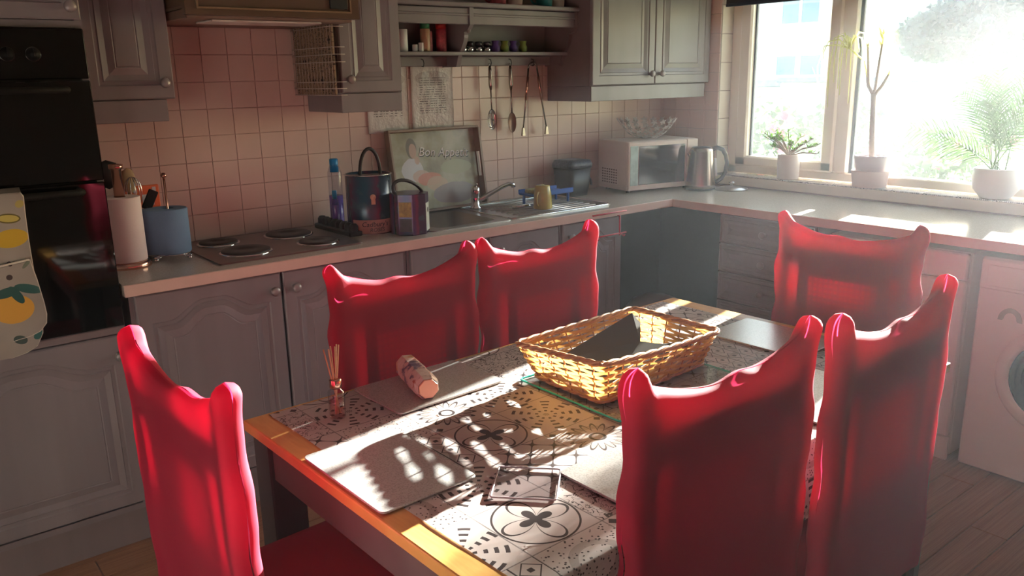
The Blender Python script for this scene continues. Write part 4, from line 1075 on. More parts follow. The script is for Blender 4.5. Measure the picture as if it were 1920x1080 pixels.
# kettle
kx, ky = -.215, -.47
KT = Thing('kettle', 'brushed steel kettle with a black handle in front of the microwave', 'kettle', (kx, ky, WH))
b = BM(); lathe(b, [(.080, 0), (.082, .004), (.080, .02), (.064, .195), (.062, .205), (.055, .214), (.0005, .217)], (kx, ky, WH + .010), 40, cap=True); KT.part('kettle_body', b, M_steel)
b = BM(); lathe(b, [(.078, 0), (.080, .01)], (kx, ky, WH), 40); KT.part('base', b, M_blackplastic)
b = BM(); lathe(b, [(.056, 0), (.050, .006), (.012, .010), (.0005, .011)], (kx, ky, WH + .222), 30, cap=False); KT.part('lid', b, M_blackplastic)
b = BM(); sa = R(0); hd = Vector((math.cos(R(-35)), math.sin(R(-35)), 0)); hc = Vector((kx, ky, WH))
hp = [(.045, .212), (.085, .222), (.115, .212), (.135, .18), (.142, .14), (.135, .09), (.115, .055), (.085, .035), (.072, .04)]
tube(b, [hc + hd * a + Vector((0, 0, z)) for a, z in hp], [.014, .015, .015, .014, .013, .013, .013, .014, .012], 12, sq=.8); KT.part('handle', b, M_blackplastic)
b = BM(); tube(b, [hc + hd * .082 + Vector((0, 0, .07)), hc + hd * .074 + Vector((0, 0, .165))], .009, 10); KT.part('water_gauge', b, M_pot_white)
b = BM(); lathe(b, [(.02, -.022), (.014, 0), (.0005, .012)], (0, 0, 0), 14, Matrix.Translation(hc - hd * .066 + Vector((0, 0, .196))) @ Matrix.Rotation(R(-60), 4, 'Y'), cap=False); KT.part('spout', b, M_steel)
# pan lid on the worktop
LD = Thing('pan_lid', 'glass pan lid with a steel knob lying beside the kettle', 'lid', (-.10, -.60, WH))
b = BM(); lathe(b, [(.088, 0), (.090, .003), (.088, .006), (.05, .016), (.0005, .020)], (-.115, -.600, WH), 36, cap=True); LD.part('lid_glass', b, M_sink)
b = BM(); lathe(b, [(.007, 0), (.007, .01), (.017, .014), (.016, .022), (.0005, .024)], (-.115, -.600, WH + .019), 20, cap=False); LD.part('lid_knob', b, M_chrome)

# ---------------------------------------------------------------- plants on the sill
SZ = .985
def pot(th, x, y, z, r0, r1, h, mat, name='pot', n=32):
    b = BM(); lathe(b, [(r0 * .9, 0), (r0, .004), (r1, h - .004), (r1 * 1.0, h), (r1 * .88, h), (r0 * .8, .012), (.0005, .01)], (x, y, z), n, cap=True); th.part(name, b, mat)
    b = BM(); lathe(b, [(r1 * .86, h * .86), (.0005, h * .9)], (x, y, z), 20, cap=False); th.part('soil', b, M_soil)
SP = Thing('succulent', 'small bushy succulent in a plain white pot at the left of the sill', 'plant', (.045, -.84, SZ))
pot(SP, .045, -.838, SZ, .055, .058, .13, M_pot_white)
rnd = random.Random(11)
b = BM(); lv = BM()
for k in range(26):
    a = rnd.uniform(0, 2 * PI); l = rnd.uniform(.06, .16); h = rnd.uniform(.06, .15) - l * .25
    p0 = Vector((.045, -.838, SZ + .12)); dy = math.sin(a); dx = math.cos(a) * .45
    p2 = p0 + Vector((dx * l, dy * l * 1.15, h)); p1 = (p0 + p2) / 2 + Vector((0, 0, .012))
    tube(b, [p0, p1, p2], [.004, .0035, .003], 5)
    for q in range(15):
        c = p1.lerp(p2, rnd.uniform(.3, 1.1)); d = Vector((rnd.uniform(-1, 1), rnd.uniform(-1, 1), rnd.uniform(.0, 1))).normalized() * rnd.uniform(.018, .030)
        s = d.cross(Vector((.3, .2, 1))).normalized() * .0045; u_ = d.cross(s).normalized() * .003
        V = [lv.verts.new(p) for p in (c, c + d * .55 + s, c + d, c + d * .55 - s, c + d * .55 + u_)]
        for f in ((0, 1, 4), (1, 2, 4), (2, 3, 4), (3, 0, 4), (0, 3, 2, 1)): lv.faces.new([V[i] for i in f])
SP.part('stems', b, M_bark); SP.part('leaves', lv, M_leaf)['kind'] = 'stuff'
DT = Thing('dracaena', 'slim bare-stemmed plant with forked top in two stacked clay-coloured pots', 'plant', (.045, -1.29, SZ))
dx0, dy0 = .045, -1.292
b = BM(); lathe(b, [(.078, 0), (.082, .004), (.092, .074), (.094, .08), (.086, .08), (.075, .01), (.0005, .008)], (dx0, dy0, SZ), 8, cap=True); DT.part('outer_pot', b, M_pot_pink)
b = BM(); lathe(b, [(.066, 0), (.070, .004), (.083, .075), (.080, .085), (.072, .082), (.07, .07), (.0005, .068)], (dx0, dy0, SZ + .066), 10, cap=True); DT.part('inner_pot', b, M_pot_mauve)
b = BM(); rnd = random.Random(2)
for k in range(30):
    a, r_ = rnd.uniform(0, 2 * PI), rnd.uniform(.015, .066); lathe(b, [(.0005, 0), (.009, .004), (.007, .010), (.0005, .012)], (dx0 + r_ * math.cos(a), dy0 + r_ * math.sin(a), SZ + .135), 6, cap=False)
DT.part('pebbles', b, M_pot_pink)['kind'] = 'stuff'
zf = 1.415
b = BM(); tube(b, [(dx0, dy0, SZ + .13), (dx0 - .003, dy0 + .008, 1.25), (dx0, dy0 + .018, zf - .01), (dx0, dy0 + .018, zf + .012)], [.014, .013, .012, .013], 10); DT.part('trunk', b, M_bark)
for (ty, tz, my) in ((.075, 1.655, .055), (.003, 1.66, .012), (-.040, 1.515, -.028), (.075, 1.535, .060)):
    b = BM(); base_ = Vector((dx0, dy0 + .018, zf)); tube(b, [base_, base_ + Vector((.0, (my - .018) * .8, .05)), Vector((dx0 + .01, dy0 + (ty if ty != .075 or tz > 1.6 else .07), tz))], [.009, .0075, .0055], 8); DT.part('branch', b, M_bark)
def strap(bm, pts, w):
    P = [Vector(p) for p in pts]; prev = None
    for i in range(len(P)):
        d = (P[min(i + 1, len(P) - 1)] - P[max(0, i - 1)]).normalized(); s = d.cross(Vector((1, .2, .1))).normalized() * w * (1 - i / len(P) * .8)
        u_ = s.cross(d).normalized() * w * .25
        cur = (bm.verts.new(P[i] + s), bm.verts.new(P[i] + u_), bm.verts.new(P[i] - s))
        if prev:
            bm.faces.new((prev[0], prev[1], cur[1], cur[0])); bm.faces.new((prev[1], prev[2], cur[2], cur[1]))
        prev = cur
rnd = random.Random(9)
tipA = Vector((dx0 + .01, dy0 + .075, 1.655)); tipB = Vector((dx0 + .01, dy0 + .003, 1.66)); tipC = Vector((dx0 + .01, dy0 - .04, 1.515))
b = BM()
for k in range(16):
    c = tipB + Vector((0, 0, rnd.uniform(-.03, .03))); a = rnd.uniform(0, 2 * PI); d = Vector((math.cos(a) * .6, math.sin(a) * .6, rnd.uniform(.6, 1.6))) * .02
    strap(b, [c, c + d, c + d * 1.8 + Vector((0, 0, .004))], .005)
for k in range(8):
    c = tipA + Vector((0, 0, rnd.uniform(-.03, .0))); a = rnd.uniform(0, 2 * PI); d = Vector((math.cos(a) * .7, math.sin(a) * .7, rnd.uniform(.5, 1.4))) * .016; strap(b, [c, c + d, c + d * 1.7], .004)
for k in range(4):
    c = tipC; a = rnd.uniform(0, 2 * PI); d = Vector((math.cos(a) * .5, math.sin(a) * .5, 1.2)) * .013; strap(b, [c, c + d, c + d * 1.7], .004)
DT.part('young_leaves', b, M_yleaf)['kind'] = 'stuff'
# trailing air plant in front of the mullion
b = BM(); c0 = Vector((.035, -1.135, 1.64))
for (a, l, dr_) in ((.02, .10, .22), (.05, .12, .16), (-.02, .08, .26), (.10, .07, .05), (-.07, .09, .10), (.12, .03, .20), (-.05, .10, .02), (.03, .05, .19), (.07, .10, .28), (-.10, .12, .08), (0, .09, .10)):
    strap(b, [c0, c0 + Vector((-.01, a * .5, l * .6)), c0 + Vector((-.02, a, l * .5)), c0 + Vector((-.02, a * 1.25, -dr_ * .4)), c0 + Vector((-.015, a * 1.2, -dr_))], .0045)
tube(b, [c0 + Vector((0, 0, .0)), Vector((.045, -1.21, 1.58)), Vector((dx0, dy0 + .055, 1.50))], .004, 6)
DT.part('trailing_leaves', b, M_yleaf)
PP = Thing('parlour_palm', 'feathery palm in a rounded white pot at the right of the sill', 'plant', (.05, -1.86, SZ))
pxx, pyy = .05, -1.862
b = BM(); lathe(b, [(.05, 0), (.062, .004), (.090, .04), (.098, .085), (.094, .128), (.088, .132), (.082, .128), (.09, .085), (.06, .01), (.0005, .008)], (pxx, pyy, SZ), 36, cap=True); PP.part('pot', b, M_pot_white)
b = BM(); lathe(b, [(.088, .10), (.0005, .11)], (pxx, pyy, SZ), 20, cap=False); PP.part('soil', b, M_soil)
rnd = random.Random(21)
fronds = [((-.03, .36, .18), .22), ((-.05, .30, .13), .2), ((0, .09, .40), .24), ((-.02, .03, .44), .24), ((.0, -.06, .42), .24), ((-.03, -.14, .38), .22), ((-.02, .15, .33), .22), ((-.06, -.20, .30), .2),
          ((-.06, .0, .36), .2), ((-.04, -.30, .34), .22), ((-.03, .06, .30), .2)]
for (d, L) in fronds:
    b = BM(); base_ = Vector((pxx + rnd.uniform(-.02, .02), pyy + rnd.uniform(-.03, .03), SZ + .11)); tip = base_ + Vector(d)
    mid = base_.lerp(tip, .5) + Vector((0, -d[1] * .18, .05))
    pts = []
    for k in range(13):
        t = k / 12; pts.append(base_ * (1 - t) ** 2 + mid * 2 * t * (1 - t) + tip * t * t)
    tube(b, pts, [.0028 - .0018 * k / 12 for k in range(13)], 5)
    for k in range(3, 13):
        for e in (0, .5):
            if k == 12 and e: continue
            p = pts[k] if not e else (pts[k] + pts[min(12, k + 1)]) / 2
            dd = (pts[min(12, k + 1)] - pts[k - 1]).normalized(); sd_ = dd.cross(Vector((1, 0, 0))).normalized()
            ln = .105 * math.sin(PI * min(1, (k - 2) / 12 + .12)) + .015
            for s in (-1, 1):
                q = (dd * .75 + sd_ * s * .75 + Vector((rnd.uniform(-.3, .1), 0, -.08))).normalized()
                strap(b, [p, p + q * ln * .5, p + q * ln + Vector((0, 0, -.012))], .0030)
    PP.part('frond', b, M_palm)

# ---------------------------------------------------------------- oven glove
M_glove = Mat('lemon_print_cotton', (.42, .38, .33), .85)
X, Y, Z = M_glove.xyz('Object'); n = M_glove.noise(4, 3)
col = M_glove.ramp(n, [(.3, (.25, .225, .19)), (.7, (.34, .31, .27))])
def gl_ell(cx, cz, rx, rz, ang=0):
    ca, sa = math.cos(ang), math.sin(ang); u = (X - cx) * ca + (Z - cz) * sa; v = (Z - cz) * ca - (X - cx) * sa
    return (u * u * (1 / rx ** 2) + v * v * (1 / rz ** 2)).lt(1)
for (cx_, cz_, rx_, rz_, an, cc) in ((-.050, -.115, .044, .026, .1, (.55, .36, .03)), (-.048, -.058, .030, .014, -.1, (.12, .10, .02)), (-.048, -.058, .026, .010, -.1, (.50, .42, .10)), (-.075, -.315, .052, .042, 0, (.62, .33, .05)),
                                 (-.030, -.262, .036, .013, -.35, (.03, .10, .09)), (-.085, -.265, .034, .014, .2, (.03, .09, .08)), (-.062, -.275, .012, .030, .5, (.025, .09, .08)), (-.015, -.02, .012, .010, .6, (.4, .33, .1)),
                                 (-.015, -.405, .022, .012, .5, (.03, .12, .11)), (-.07, -.41, .02, .014, -.6, (.05, .08, .07)), (-.065, -.185, .006, .006, 0, (.06, .04, .04)), (-.072, -.222, .008, .008, 0, (.06, .04, .04)), (-.025, -.19, .016, .005, .8, (.16, .19, .14))):
    col = M_glove.mix(gl_ell(cx_, cz_, rx_, rz_, an), col, cc)
M_glove.base(col); M_glove.bump(M_glove.noise(350, 2), .3, .001)
M_bind = plain('cream_binding', (.55, .50, .44), .8)
OG = Thing('oven_glove', 'cream double oven glove printed with lemons and leaves, hung over the oven handle', 'oven glove', (-3.455, -.655, 1.235))
# outline in local x,z (x to the right edge = 0)
def glove_piece(name, pts, y0, y1, parent=None, mat=M_glove):
    b = BM(); prism(b, pts, y0, y1, 'y')
    bmesh.ops.bevel(b, geom=[e for e in b.edges], offset=min(.003, abs(y1 - y0) * .4), segments=2, affect='EDGES')
    return OG.part(name, b, mat, parent=parent, local=True)
L_ = -.19
up_ = [(L_, .012), (-.010, .012), (-.003, 0), (-.006, -.06), (-.008, -.13), (-.008, -.20), (-.008, -.215), (L_, -.235)]
glove_piece('strap_cloth', up_, .0, .014)
mit = [(L_, -.200), (-.016, -.180), (-.006, -.24), (.002, -.31), (.004, -.345), (0, -.372), (-.018, -.392), (-.045, -.402), (-.09, -.408), (L_, -.408)]
mp_ = glove_piece('mitt_pocket', mit, -.016, -.001)
mit2 = [(L_, -.30), (-.016, -.30), (-.006, -.365), (-.011, -.405), (-.03, -.44), (-.06, -.455), (-.10, -.462), (L_, -.462)]
glove_piece('rear_mitt', mit2, .002, .018)
b = BM(); tube(b, [(x, -.010, z) for x, z in mit[:2]], .004, 6); tube(b, [(x, -.008, z) for x, z in mit[1:9]], .0035, 6); OG.part('binding', b, M_bind, parent=mp_, local=True)
b = BM(); tube(b, [(x, .007, z) for x, z in up_[1:7]], .003, 6); tube(b, [(x, .010, z) for x, z in mit2[1:7]], .003, 6); OG.part('binding', b, M_bind, local=True)
b = BM(); grid(b, lambda u, v: Vector((L_ + u * (-.006 - L_), .007 + .023 * math.sin(v * PI) * 0 + (.0 + .034 * v), .012 + .012 * math.sin(v * PI))), 4, 8); bmesh.ops.solidify(b, geom=b.faces[:], thickness=.004); OG.part('fold', b, M_glove, local=True)

# ---------------------------------------------------------------- table
TX, TYc, TRZ = -2.3745, -1.953, .0284
TB_ = Thing('dining_table', 'rectangular oak-topped dining table with dark painted legs and apron', 'table', (TX, TYc, 0), TRZ)
tl2, tw2, TZ = .8075, .4835, .7525
b = BM(); box(b, -tl2, tl2, -tw2, tw2, TZ - .028, TZ, .004, seg=2); TB_.part('tabletop', b, M_oak, local=True)
for (a, c) in ((-1, 0), (1, 0), (0, -1), (0, 1)):
    b = BM()
    if a: box(b, a * (tl2 - .035) - .011, a * (tl2 - .035) + .011, -tw2 + .10, tw2 - .10, TZ - .128, TZ - .0285)
    else: box(b, -tl2 + .10, tl2 - .10, c * (tw2 - .035) - .011, c * (tw2 - .035) + .011, TZ - .128, TZ - .0285)
    TB_.part('apron', b, M_apron, local=True)
for sx in (-1, 1):
    for sy in (-1, 1):
        b = BM(); box(b, sx * (tl2 - .057) - .043, sx * (tl2 - .057) + .043, sy * (tw2 - .057) - .043, sy * (tw2 - .057) + .043, 0, TZ - .0285, .004); TB_.part('leg', b, M_dkwood, local=True)
# cloth
b = BM(); cx0, cx1, cy1 = -tl2 + .058, tl2 - .075, tw2 - .014; drop = .20
def clothf(u, v):
    x = cx0 + (cx1 - cx0) * u; L = (cy1 + tw2) + drop; s = v * L
    flat = cy1 + tw2 + .004
    wav = .004 * math.sin(x * 9 + 1) + .006 * math.sin(x * 4.1)
    if s < flat - .012: return Vector((x + .003 * math.sin(s * 8), cy1 - s, TZ + .0012 + .0012 * (math.sin(x * 14) * math.sin(s * 11)) ** 2))
    d = s - (flat - .012)
    if d < .024: a = d / .024 * PI / 2; return Vector((x, -tw2 + .008 - .012 * math.sin(a), TZ + .0015 - .012 * (1 - math.cos(a))))
    q = (d - .024) / (drop); return Vector((x + .01 * q, -tw2 - .004 - .003 * q * (1 + math.sin(x * 13)), TZ - .0105 - (d - .024) + wav * q))
V = grid(b, clothf, 90, 110)
bmesh.ops.solidify(b, geom=b.faces[:], thickness=.0009)
cl = build('tablecloth', b, M_cloth); cl.location = (TX, TYc, 0); cl.rotation_euler = (0, 0, TRZ)
tag(cl, 'black and white patchwork-tile print oilcloth on the dining table', 'tablecloth')
# placemats
PMZ = TZ + .0042
def placemat(lab, x0, x1, y0, y1, rz=0):
    b = BM(); w_, h_ = (x1 - x0) / 2, (y1 - y0) / 2
    prism(b, rrect(-w_, w_, -h_, h_, .014), 0, .004, 'z'); bmesh.ops.bevel(b, geom=[e for e in b.edges if abs(e.verts[0].co.z - e.verts[1].co.z) < 1e-6 and e.verts[0].co.z > .003], offset=.001, segments=1, affect='EDGES')
    o = build('placemat', b, M_mat); o.location = ((x0 + x1) / 2, (y0 + y1) / 2, PMZ); o.rotation_euler = (0, 0, rz)
    return tag(o, lab, 'placemat', 'silvery placemats on the dining table')
placemat('silvery hammered placemat overhanging the oak at the left end of the table', -3.175, -2.950, -2.105, -1.784, R(1.5))
placemat('silvery placemat beneath the biscuit packet', -2.905, -2.575, -1.722, -1.497, R(2))
placemat('silvery placemat in full sun in front of the nearest near-side chair', -2.812, -2.49, -2.418, -2.192, R(1))
placemat('silvery placemat at the far right end of the table, behind the basket', -1.850, -1.618, -2.125, -1.802, R(2))
placemat('silvery placemat seen through the gap between the two near-side chairs', -2.21, -1.89, -2.412, -2.188, R(2))
# glass saver
GS = Thing('glass_worktop_saver', 'clear glass board with green edges under the basket', 'board', (-2.31, -1.92, PMZ))
b = BM(); prism(b, rrect(-2.537, -2.08, -2.105, -1.735, .012), PMZ, PMZ + .004, 'z', mi=0)
b.normal_update()
for f in b.faces: f.material_index = 1 if abs(f.normal.z) < .5 else 0
GS.part('glass_plate', b, [M_clear, M_greenedge])
b = BM(); tube(b, [(x, y, PMZ + .0022) for x, y in rrect(-2.537, -2.08, -2.105, -1.735, .012)], .0026, 6, closed=True)
M_ge = plain('green_glass_rim', (.03, .50, .36), .15); GS.part('green_edge', b, M_ge)
# glass coaster
CZ = .127 / 2
b = BM(); prism(b, rrect(-CZ, CZ, -CZ, CZ, .006), 0, .004, 'z')
o = build('glass_coaster', b, thin_glass('greyish_glass', (.95, .93, .94), 1.0)); o.location = (-2.889, -2.187, TZ + .0036); o.rotation_euler = (0, 0, R(44)); tag(o, 'square clear glass coaster lying beside the left placemat', 'coaster')
b = BM(); tube(b, [(x, y, .002) for x, y in rrect(-CZ, CZ, -CZ, CZ, .006)], .0022, 5, closed=True); e_ = build('ground_edge', b, plain('grey_glass_edge', (.42, .37, .38), .3), o)

# basket
BK = Thing('wicker_basket', 'rectangular woven willow basket on the glass board in the middle of the table', 'basket', (-2.31, -1.88, PMZ + .0045))
BZ = PMZ + .0058
base_c = [Vector((-2.505, -2.012, BZ)), Vector((-2.095, -1.992, BZ)), Vector((-2.11, -1.755, BZ)), Vector((-2.505, -1.765, BZ))]
rim_c = [Vector((-2.545, -2.048, .882)), Vector((-2.068, -2.022, .858)), Vector((-2.078, -1.712, .860)), Vector((-2.556, -1.742, .862))]
def bask(s, t, off=0, dz=0):
    """s around 0..4 (corners at integers, rounded), t height 0..1"""
    k = int(s) % 4; f = s - int(s); rr = .06
    def C4(k, t): return base_c[k % 4].lerp(rim_c[k % 4], t)
    p = C4(k, t).lerp(C4(k + 1, t), f)
    if f < rr: p = p.lerp((C4(k, t).lerp(C4(k - 1, t), rr - f)).lerp(C4(k, t).lerp(C4(k + 1, t), rr + f), .5), (1 - f / rr) * .5)
    elif f > 1 - rr: g_ = 1 - f; p = p.lerp((C4(k + 1, t).lerp(C4(k + 2, t), rr - g_)).lerp(C4(k + 1, t).lerp(C4(k, t), rr + g_), .5), (1 - g_ / rr) * .5)
    cen = (C4(0, t) + C4(2, t)) / 2; sag = 0
    if k == 0 and t > .5: sag = -.006 * math.sin(PI * f) * (t - .5) * 2
    a = C4(k + 1, t) - C4(k, t); nrm = Vector((a.y, -a.x, 0)).normalized()
    if f < rr: a2 = C4(k, t) - C4(k - 1, t); n2_ = Vector((a2.y, -a2.x, 0)).normalized(); nrm = (nrm * (.5 + f / rr / 2) + n2_ * (.5 - f / rr / 2)).normalized()
    elif f > 1 - rr: a2 = C4(k + 2, t) - C4(k + 1, t); n2_ = Vector((a2.y, -a2.x, 0)).normalized(); q = (1 - f) / rr; nrm = (nrm * (.5 + q / 2) + n2_ * (.5 - q / 2)).normalized()
    return p + nrm * off + Vector((0, 0, sag + dz))
cnt = [9, 6, 9, 6]; stakes = []
for k in range(4):
    for i in range(cnt[k]): stakes.append(k + (i + .5) / cnt[k])
ns = len(stakes)
NW = 11
for j in range(NW):
    b = BM(); t0 = (j + .04) / NW; t1 = (j + .96) / NW; pts0 = []; prev = None; first_ = None
    rnd = random.Random(j)
    for i in range(ns):
        s0 = stakes[i]; s1 = stakes[(i + 1) % ns] + (4 if i == ns - 1 else 0)
        for q in range(4):
            s = s0 + (s1 - s0) * q / 4; ph = (i + j) % 2
            off = (.0048 if ph else -.0048) * math.cos(PI * q / 4)
            wob = .0016 * math.sin(s * 7 + j * 2.1)
            cur = [b.verts.new(bask(s % 4, t0, off, wob)), b.verts.new(bask(s % 4, (t0 + t1) / 2, off + .0012, wob)), b.verts.new(bask(s % 4, t1, off, wob))]
            if prev:
                for m_ in range(2): b.faces.new((prev[m_], cur[m_], cur[m_ + 1], prev[m_ + 1])).smooth = True
            else: first_ = cur
            prev = cur
    for m_ in range(2): b.faces.new((prev[m_], first_[m_], first_[m_ + 1], prev[m_ + 1])).smooth = True
    bmesh.ops.solidify(b, geom=b.faces[:], thickness=.0012)
    BK.part('weaver', b, M_willow)
for s in stakes:
    b = BM(); tube(b, [bask(s, t, 0) for t in (0, .5, 1)], .0022, 5); BK.part('stake', b, M_willow_rim)
for j in range(3):
    b = BM(); N_ = 200; pts = [bask(4 * i / N_, 1.0, .0045 * math.cos(i * .42 + j * 2.09), .003 + .0045 * math.sin(i * .42 + j * 2.09)) for i in range(N_)]
    tube(b, pts, .0038, 6, closed=True); BK.part('rim_cane', b, M_willow_rim)
for j in range(2):
    b = BM(); N_ = 200; pts = [bask(4 * i / N_, .03, .003 + .003 * math.cos(i * .5 + j * PI), .002 * math.sin(i * .5 + j * PI) + .003) for i in range(N_)]
    tube(b, pts, .0028, 6, closed=True); BK.part('foot_cane', b, M_willow_rim)
b = BM(); prism(b, [(p.x * .98 + (-2.31) * .02, p.y * .97 + (-1.88) * .03) for p in base_c], BZ + .001, BZ + .006, 'z'); BK.part('woven_base', b, M_willow_rim)
# dark card folded in the basket
b = BM()
card = [(-2.455, -1.775, .797), (-2.180, -1.804, .885), (-2.194, -1.848, .868), (-2.256, -1.905, .842), (-2.222, -1.950, .838), (-2.130, -1.985, .838), (-2.16, -2.0, .836), (-2.46, -2.0, .792)]
tv = [b.verts.new(p) for p in card]; b.faces.new(tv)
bmesh.ops.triangulate(b, faces=b.faces[:]); bmesh.ops.solidify(b, geom=b.faces[:], thickness=.003)
tag(build('dark_card', b, M_sheet), 'plain dark olive card lying across the inside of the basket', 'card')

# reed diffuser
DF = Thing('reed_diffuser', 'small glass reed diffuser with a copper collar and six reeds', 'diffuser', (-3.018, -1.637, TZ + .003))
dx, dy, dz = -3.018, -1.637, TZ + .003
b = BM(); lathe(b, [(.017, 0), (.0195, .003), (.0195, .068), (.012, .074), (.011, .08)], (dx, dy, dz), 28, cap=True); DF.part('bottle', b, M_clear)
b = BM(); lathe(b, [(.0165, .003), (.0175, .006), (.0175, .045)], (dx, dy, dz), 24); DF.part('pink_oil', b, thin_glass('pink_oil_fill', (.95, .74, .73), .5))
b = BM(); lathe(b, [(.0135, .076), (.0145, .078), (.0145, .097), (.0125, .099), (.005, .099)], (dx, dy, dz), 24, cap=True); DF.part('collar', b, M_copper)
M_reed = translucent_leaf('reed', (.70, .42, .24), (.6, .35, .2), .2)
for (ax_, ay_) in ((-.022, .004), (-.014, -.006), (-.002, .008), (.003, -.004), (.012, .005), (.014, -.002)):
    b = BM(); tube(b, [(dx - ax_ * .35, dy - ay_ * .3, dz + .01), (dx + ax_, dy + ay_, dz + .178 + ax_ * .15)], .0017, 6); DF.part('reed', b, M_reed)

# biscuit packet
PK = Thing('biscuit_packet', 'crinkled six-sided snack packet lying across the placemat', 'packet', (-2.775, -1.60, PMZ + .004))
M_pk = Mat('printed_film', (.7, .6, .55), .28)
n = M_pk.noise(26, 3); n2 = M_pk.noise(9, 2)
M_pk.base(M_pk.mix(n2.gt(.55), M_pk.ramp(n, [(.40, (.10, .09, .16)), (.46, (.62, .48, .42)), (.6, (.70, .60, .55)), (.68, (.45, .12, .06))]), M_pk.ramp(n, [(.4, (.60, .22, .06)), (.55, (.68, .56, .50))])))
M_pk.bump(M_pk.noise(30, 4), .7, .004)
b = BM(); A = Vector((-2.800, -1.700, PMZ + .0335)); B_ = Vector((-2.742, -1.500, PMZ + .030)); ax = (B_ - A).normalized(); s = ax.cross(Vector((0, 0, 1))).normalized(); u_ = s.cross(ax)
rings = []; rnd = random.Random(4)
for k in range(15):
    t = k / 14; rr = .0325 * (1 if k not in (0, 14) else .82); rings.append([b.verts.new(A.lerp(B_, t) + (s * math.cos(PI / 8 + q * PI / 4) + u_ * math.sin(PI / 8 + q * PI / 4)) * rr * (1 + (rnd.uniform(-.05, .03) if 0 < k < 14 else 0)) / math.cos(PI / 8) * .97) for q in range(8)])
for a_, c_ in zip(rings, rings[1:]):
    for q in range(8): b.faces.new((a_[q], a_[(q + 1) % 8], c_[(q + 1) % 8], c_[q]))
b.faces.new(rings[-1]); PK.part('wrapper', b, M_pk)
b = BM(); ep = [p.co.copy() for p in []]
rr = .0325 * .82
f1 = [b.verts.new(A + (s * math.cos(PI / 8 + q * PI / 4) + u_ * math.sin(PI / 8 + q * PI / 4)) * rr) for q in range(8)]
f2 = [b.verts.new(A - ax * .003 + (s * math.cos(PI / 8 + q * PI / 4) + u_ * math.sin(PI / 8 + q * PI / 4)) * rr * .93) for q in range(8)]
for q in range(8): b.faces.new((f1[q], f1[(q + 1) % 8], f2[(q + 1) % 8], f2[q]))
b.faces.new(f2); PK.part('end_seal', b, plain('salmon_film', (.75, .36, .24), .35))

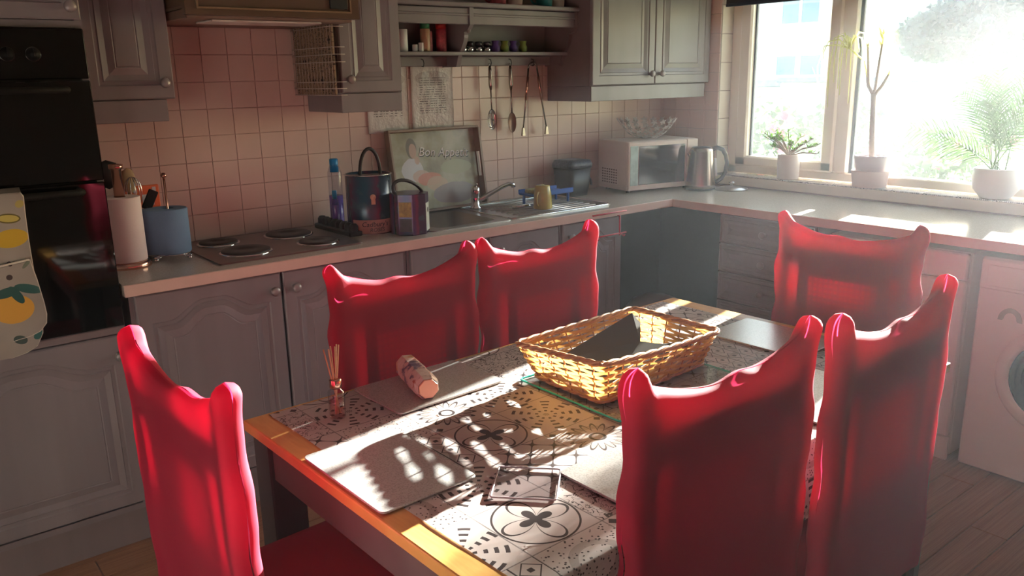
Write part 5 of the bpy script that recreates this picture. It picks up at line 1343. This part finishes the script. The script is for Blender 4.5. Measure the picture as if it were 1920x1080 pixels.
# ---------------------------------------------------------------- chairs in red stretch covers
CW = .247          # half width
ZT = 1.022
def sstep(x): x = max(0, min(1, x)); return x * x * (3 - 2 * x)
def topz(u, dev=0):
    a = abs(u)
    z = 1.068 - .022 * sstep((.90 - a) / .13) - .054 * (1 - (min(a, .90) / .90) ** 2.0)
    if a > .88: z -= .022 * (1 - math.sqrt(max(0, 1 - ((a - .88) / .12) ** 2)))
    return z + .010 * math.exp(-((u - .12 - dev) / .16) ** 2)
def make_chair(label):
    Cn = Thing('dining_chair', label, 'chair', (0, 0, 0), 0, 'dining chairs in red stretch covers')
    b = BM(); NU, NV = 56, 44; ZB = .335
    def ptf(side):
        def f(uu, vv):
            # cosine spacing concentrates points at the posts
            u = -math.cos(uu * PI); v = vv
            zt = topz(u); z = ZB + (zt - ZB) * (1 - (1 - v) ** 1.35)
            h = zt - z
            W = CW + .006 * math.sin(z * 30 + (1 if u > 0 else 2.2)) + .002 * math.sin(z * 71 + u * 2)
            x = u * W
            post = .5 + .5 * math.tanh((abs(u) - .84) * 11)
            thick = .019 + .0075 * post
            e = max(0, 1 - abs(u) ** 26) ** .5
            top = (1 - max(0, 1 - h / .022) ** 2) ** .5 if h < .022 else 1
            y = side * thick * e * top
            y += -.02 * max(0, z - .5) ** 1.2        # slight backward lean
            y += side * .0015 * math.sin(z * 19 + u * 6)
            return Vector((x, y, z))
        return f
    Vf = grid(b, ptf(1), NU, NV); Vb = grid(b, ptf(-1), NU, NV)
    bmesh.ops.remove_doubles(b, verts=b.verts[:], dist=.0004)
    Cn.part('back_cover', b, M_red, local=True)
    # seat cover
    b = BM()
    def seatf(uu, vv):
        s = uu; x_, y_ = 0, 0
        return Vector((0, 0, 0))
    rings = []
    for (ins, z) in ((.022, .335), (.012, .40), (.004, .452), (.0, .462), (.010, .474), (.035, .480), (.09, .481)):
        rings.append([b.verts.new((x, y, z + (.006 * math.sin(x * 18) if z < .34 else 0))) for x, y in rrect(-.225 + ins, .225 - ins, -.012 + (ins if z > .47 else 0), .425 - ins, .04, 5)])
    n = len(rings[0])
    for a_, c_ in zip(rings, rings[1:]):
        for k in range(n): b.faces.new((a_[k], a_[(k + 1) % n], c_[(k + 1) % n], c_[k])).smooth = True
    b.faces.new(rings[-1]); Cn.part('seat_cover', b, M_red, local=True)
    ly = lambda z: -.02 * max(0, z - .5) ** 1.2
    def shear(bm):
        for v in bm.verts: v.co.y += ly(v.co.z)
    for sx in (-1, 1):
        b = BM(); box(b, sx * .205 - .019, sx * .205 + .019, -.0145, .0145, 0, .985, .005); box(b, sx * .216 - .010, sx * .216 + .010, -.013, .013, .985, 1.036, .006, seg=2); shear(b); Cn.part('rear_leg', b, M_cane, local=True)
        b = BM(); box(b, sx * .185 - .018, sx * .185 + .018, .365, .401, 0, .44, .003); Cn.part('front_leg', b, M_cane, local=True)
    b = BM(); box(b, -.195, .195, -.014 + ly(.93), .014 + ly(.93), .885, .955, .004); Cn.part('crest_rail', b, M_cane, local=True)
    b = BM()
    for sx in (-1, 1): box(b, sx * .138 - .018, sx * .138 + .018, -.002, .015, .48, .90)
    box(b, -.12, .12, -.002, .015, .855, .90); box(b, -.195, .195, -.006, .012, .52, .55)
    shear(b); Cn.part('cane_frame', b, M_cane, local=True)
    b = BM(); n = 14
    for k in range(n):
        x = -.118 + .236 * k / (n - 1); box(b, x - .0034, x + .0034, .0146, .0164, .55, .86)
    for k in range(18):
        z = .555 + .30 * k / 17; box(b, -.12, .12, .0146, .0164, z - .0034, z + .0034)
    shear(b); cp = Cn.part('cane_panel', b, M_cane, local=True); cp['kind'] = 'stuff'
    return Cn.o
c1 = make_chair('red-covered chair at the left end of the table, nearest the oven')
c1.location = (-3.418, -1.831, 0); c1.rotation_euler = (0, 0, R(-86.6))
for loc, rz, lab in (((-2.655, -1.385, 0), 182.5, 'red-covered chair on the far side of the table, behind the packet and placemat'),
                     ((-2.137, -1.367, 0), 180.2, 'red-covered chair on the far side of the table, directly behind the basket'),
                     ((-1.294, -1.936, 0), 95.0, 'red-covered chair at the right end of the table, cane back showing through'),
                     ((-2.670, -2.484, 0), -2.3, 'red-covered chair seen from behind on the near side, left of its neighbour'),
                     ((-2.148, -2.522, 0), 1.2, 'red-covered chair seen from behind on the near side, closest to the washing machine')):
    cc_ = copy_thing(c1, loc, R(rz), lab)
    if loc[1] < -2.3: cc_.scale = (1.02, 1, 1.014)
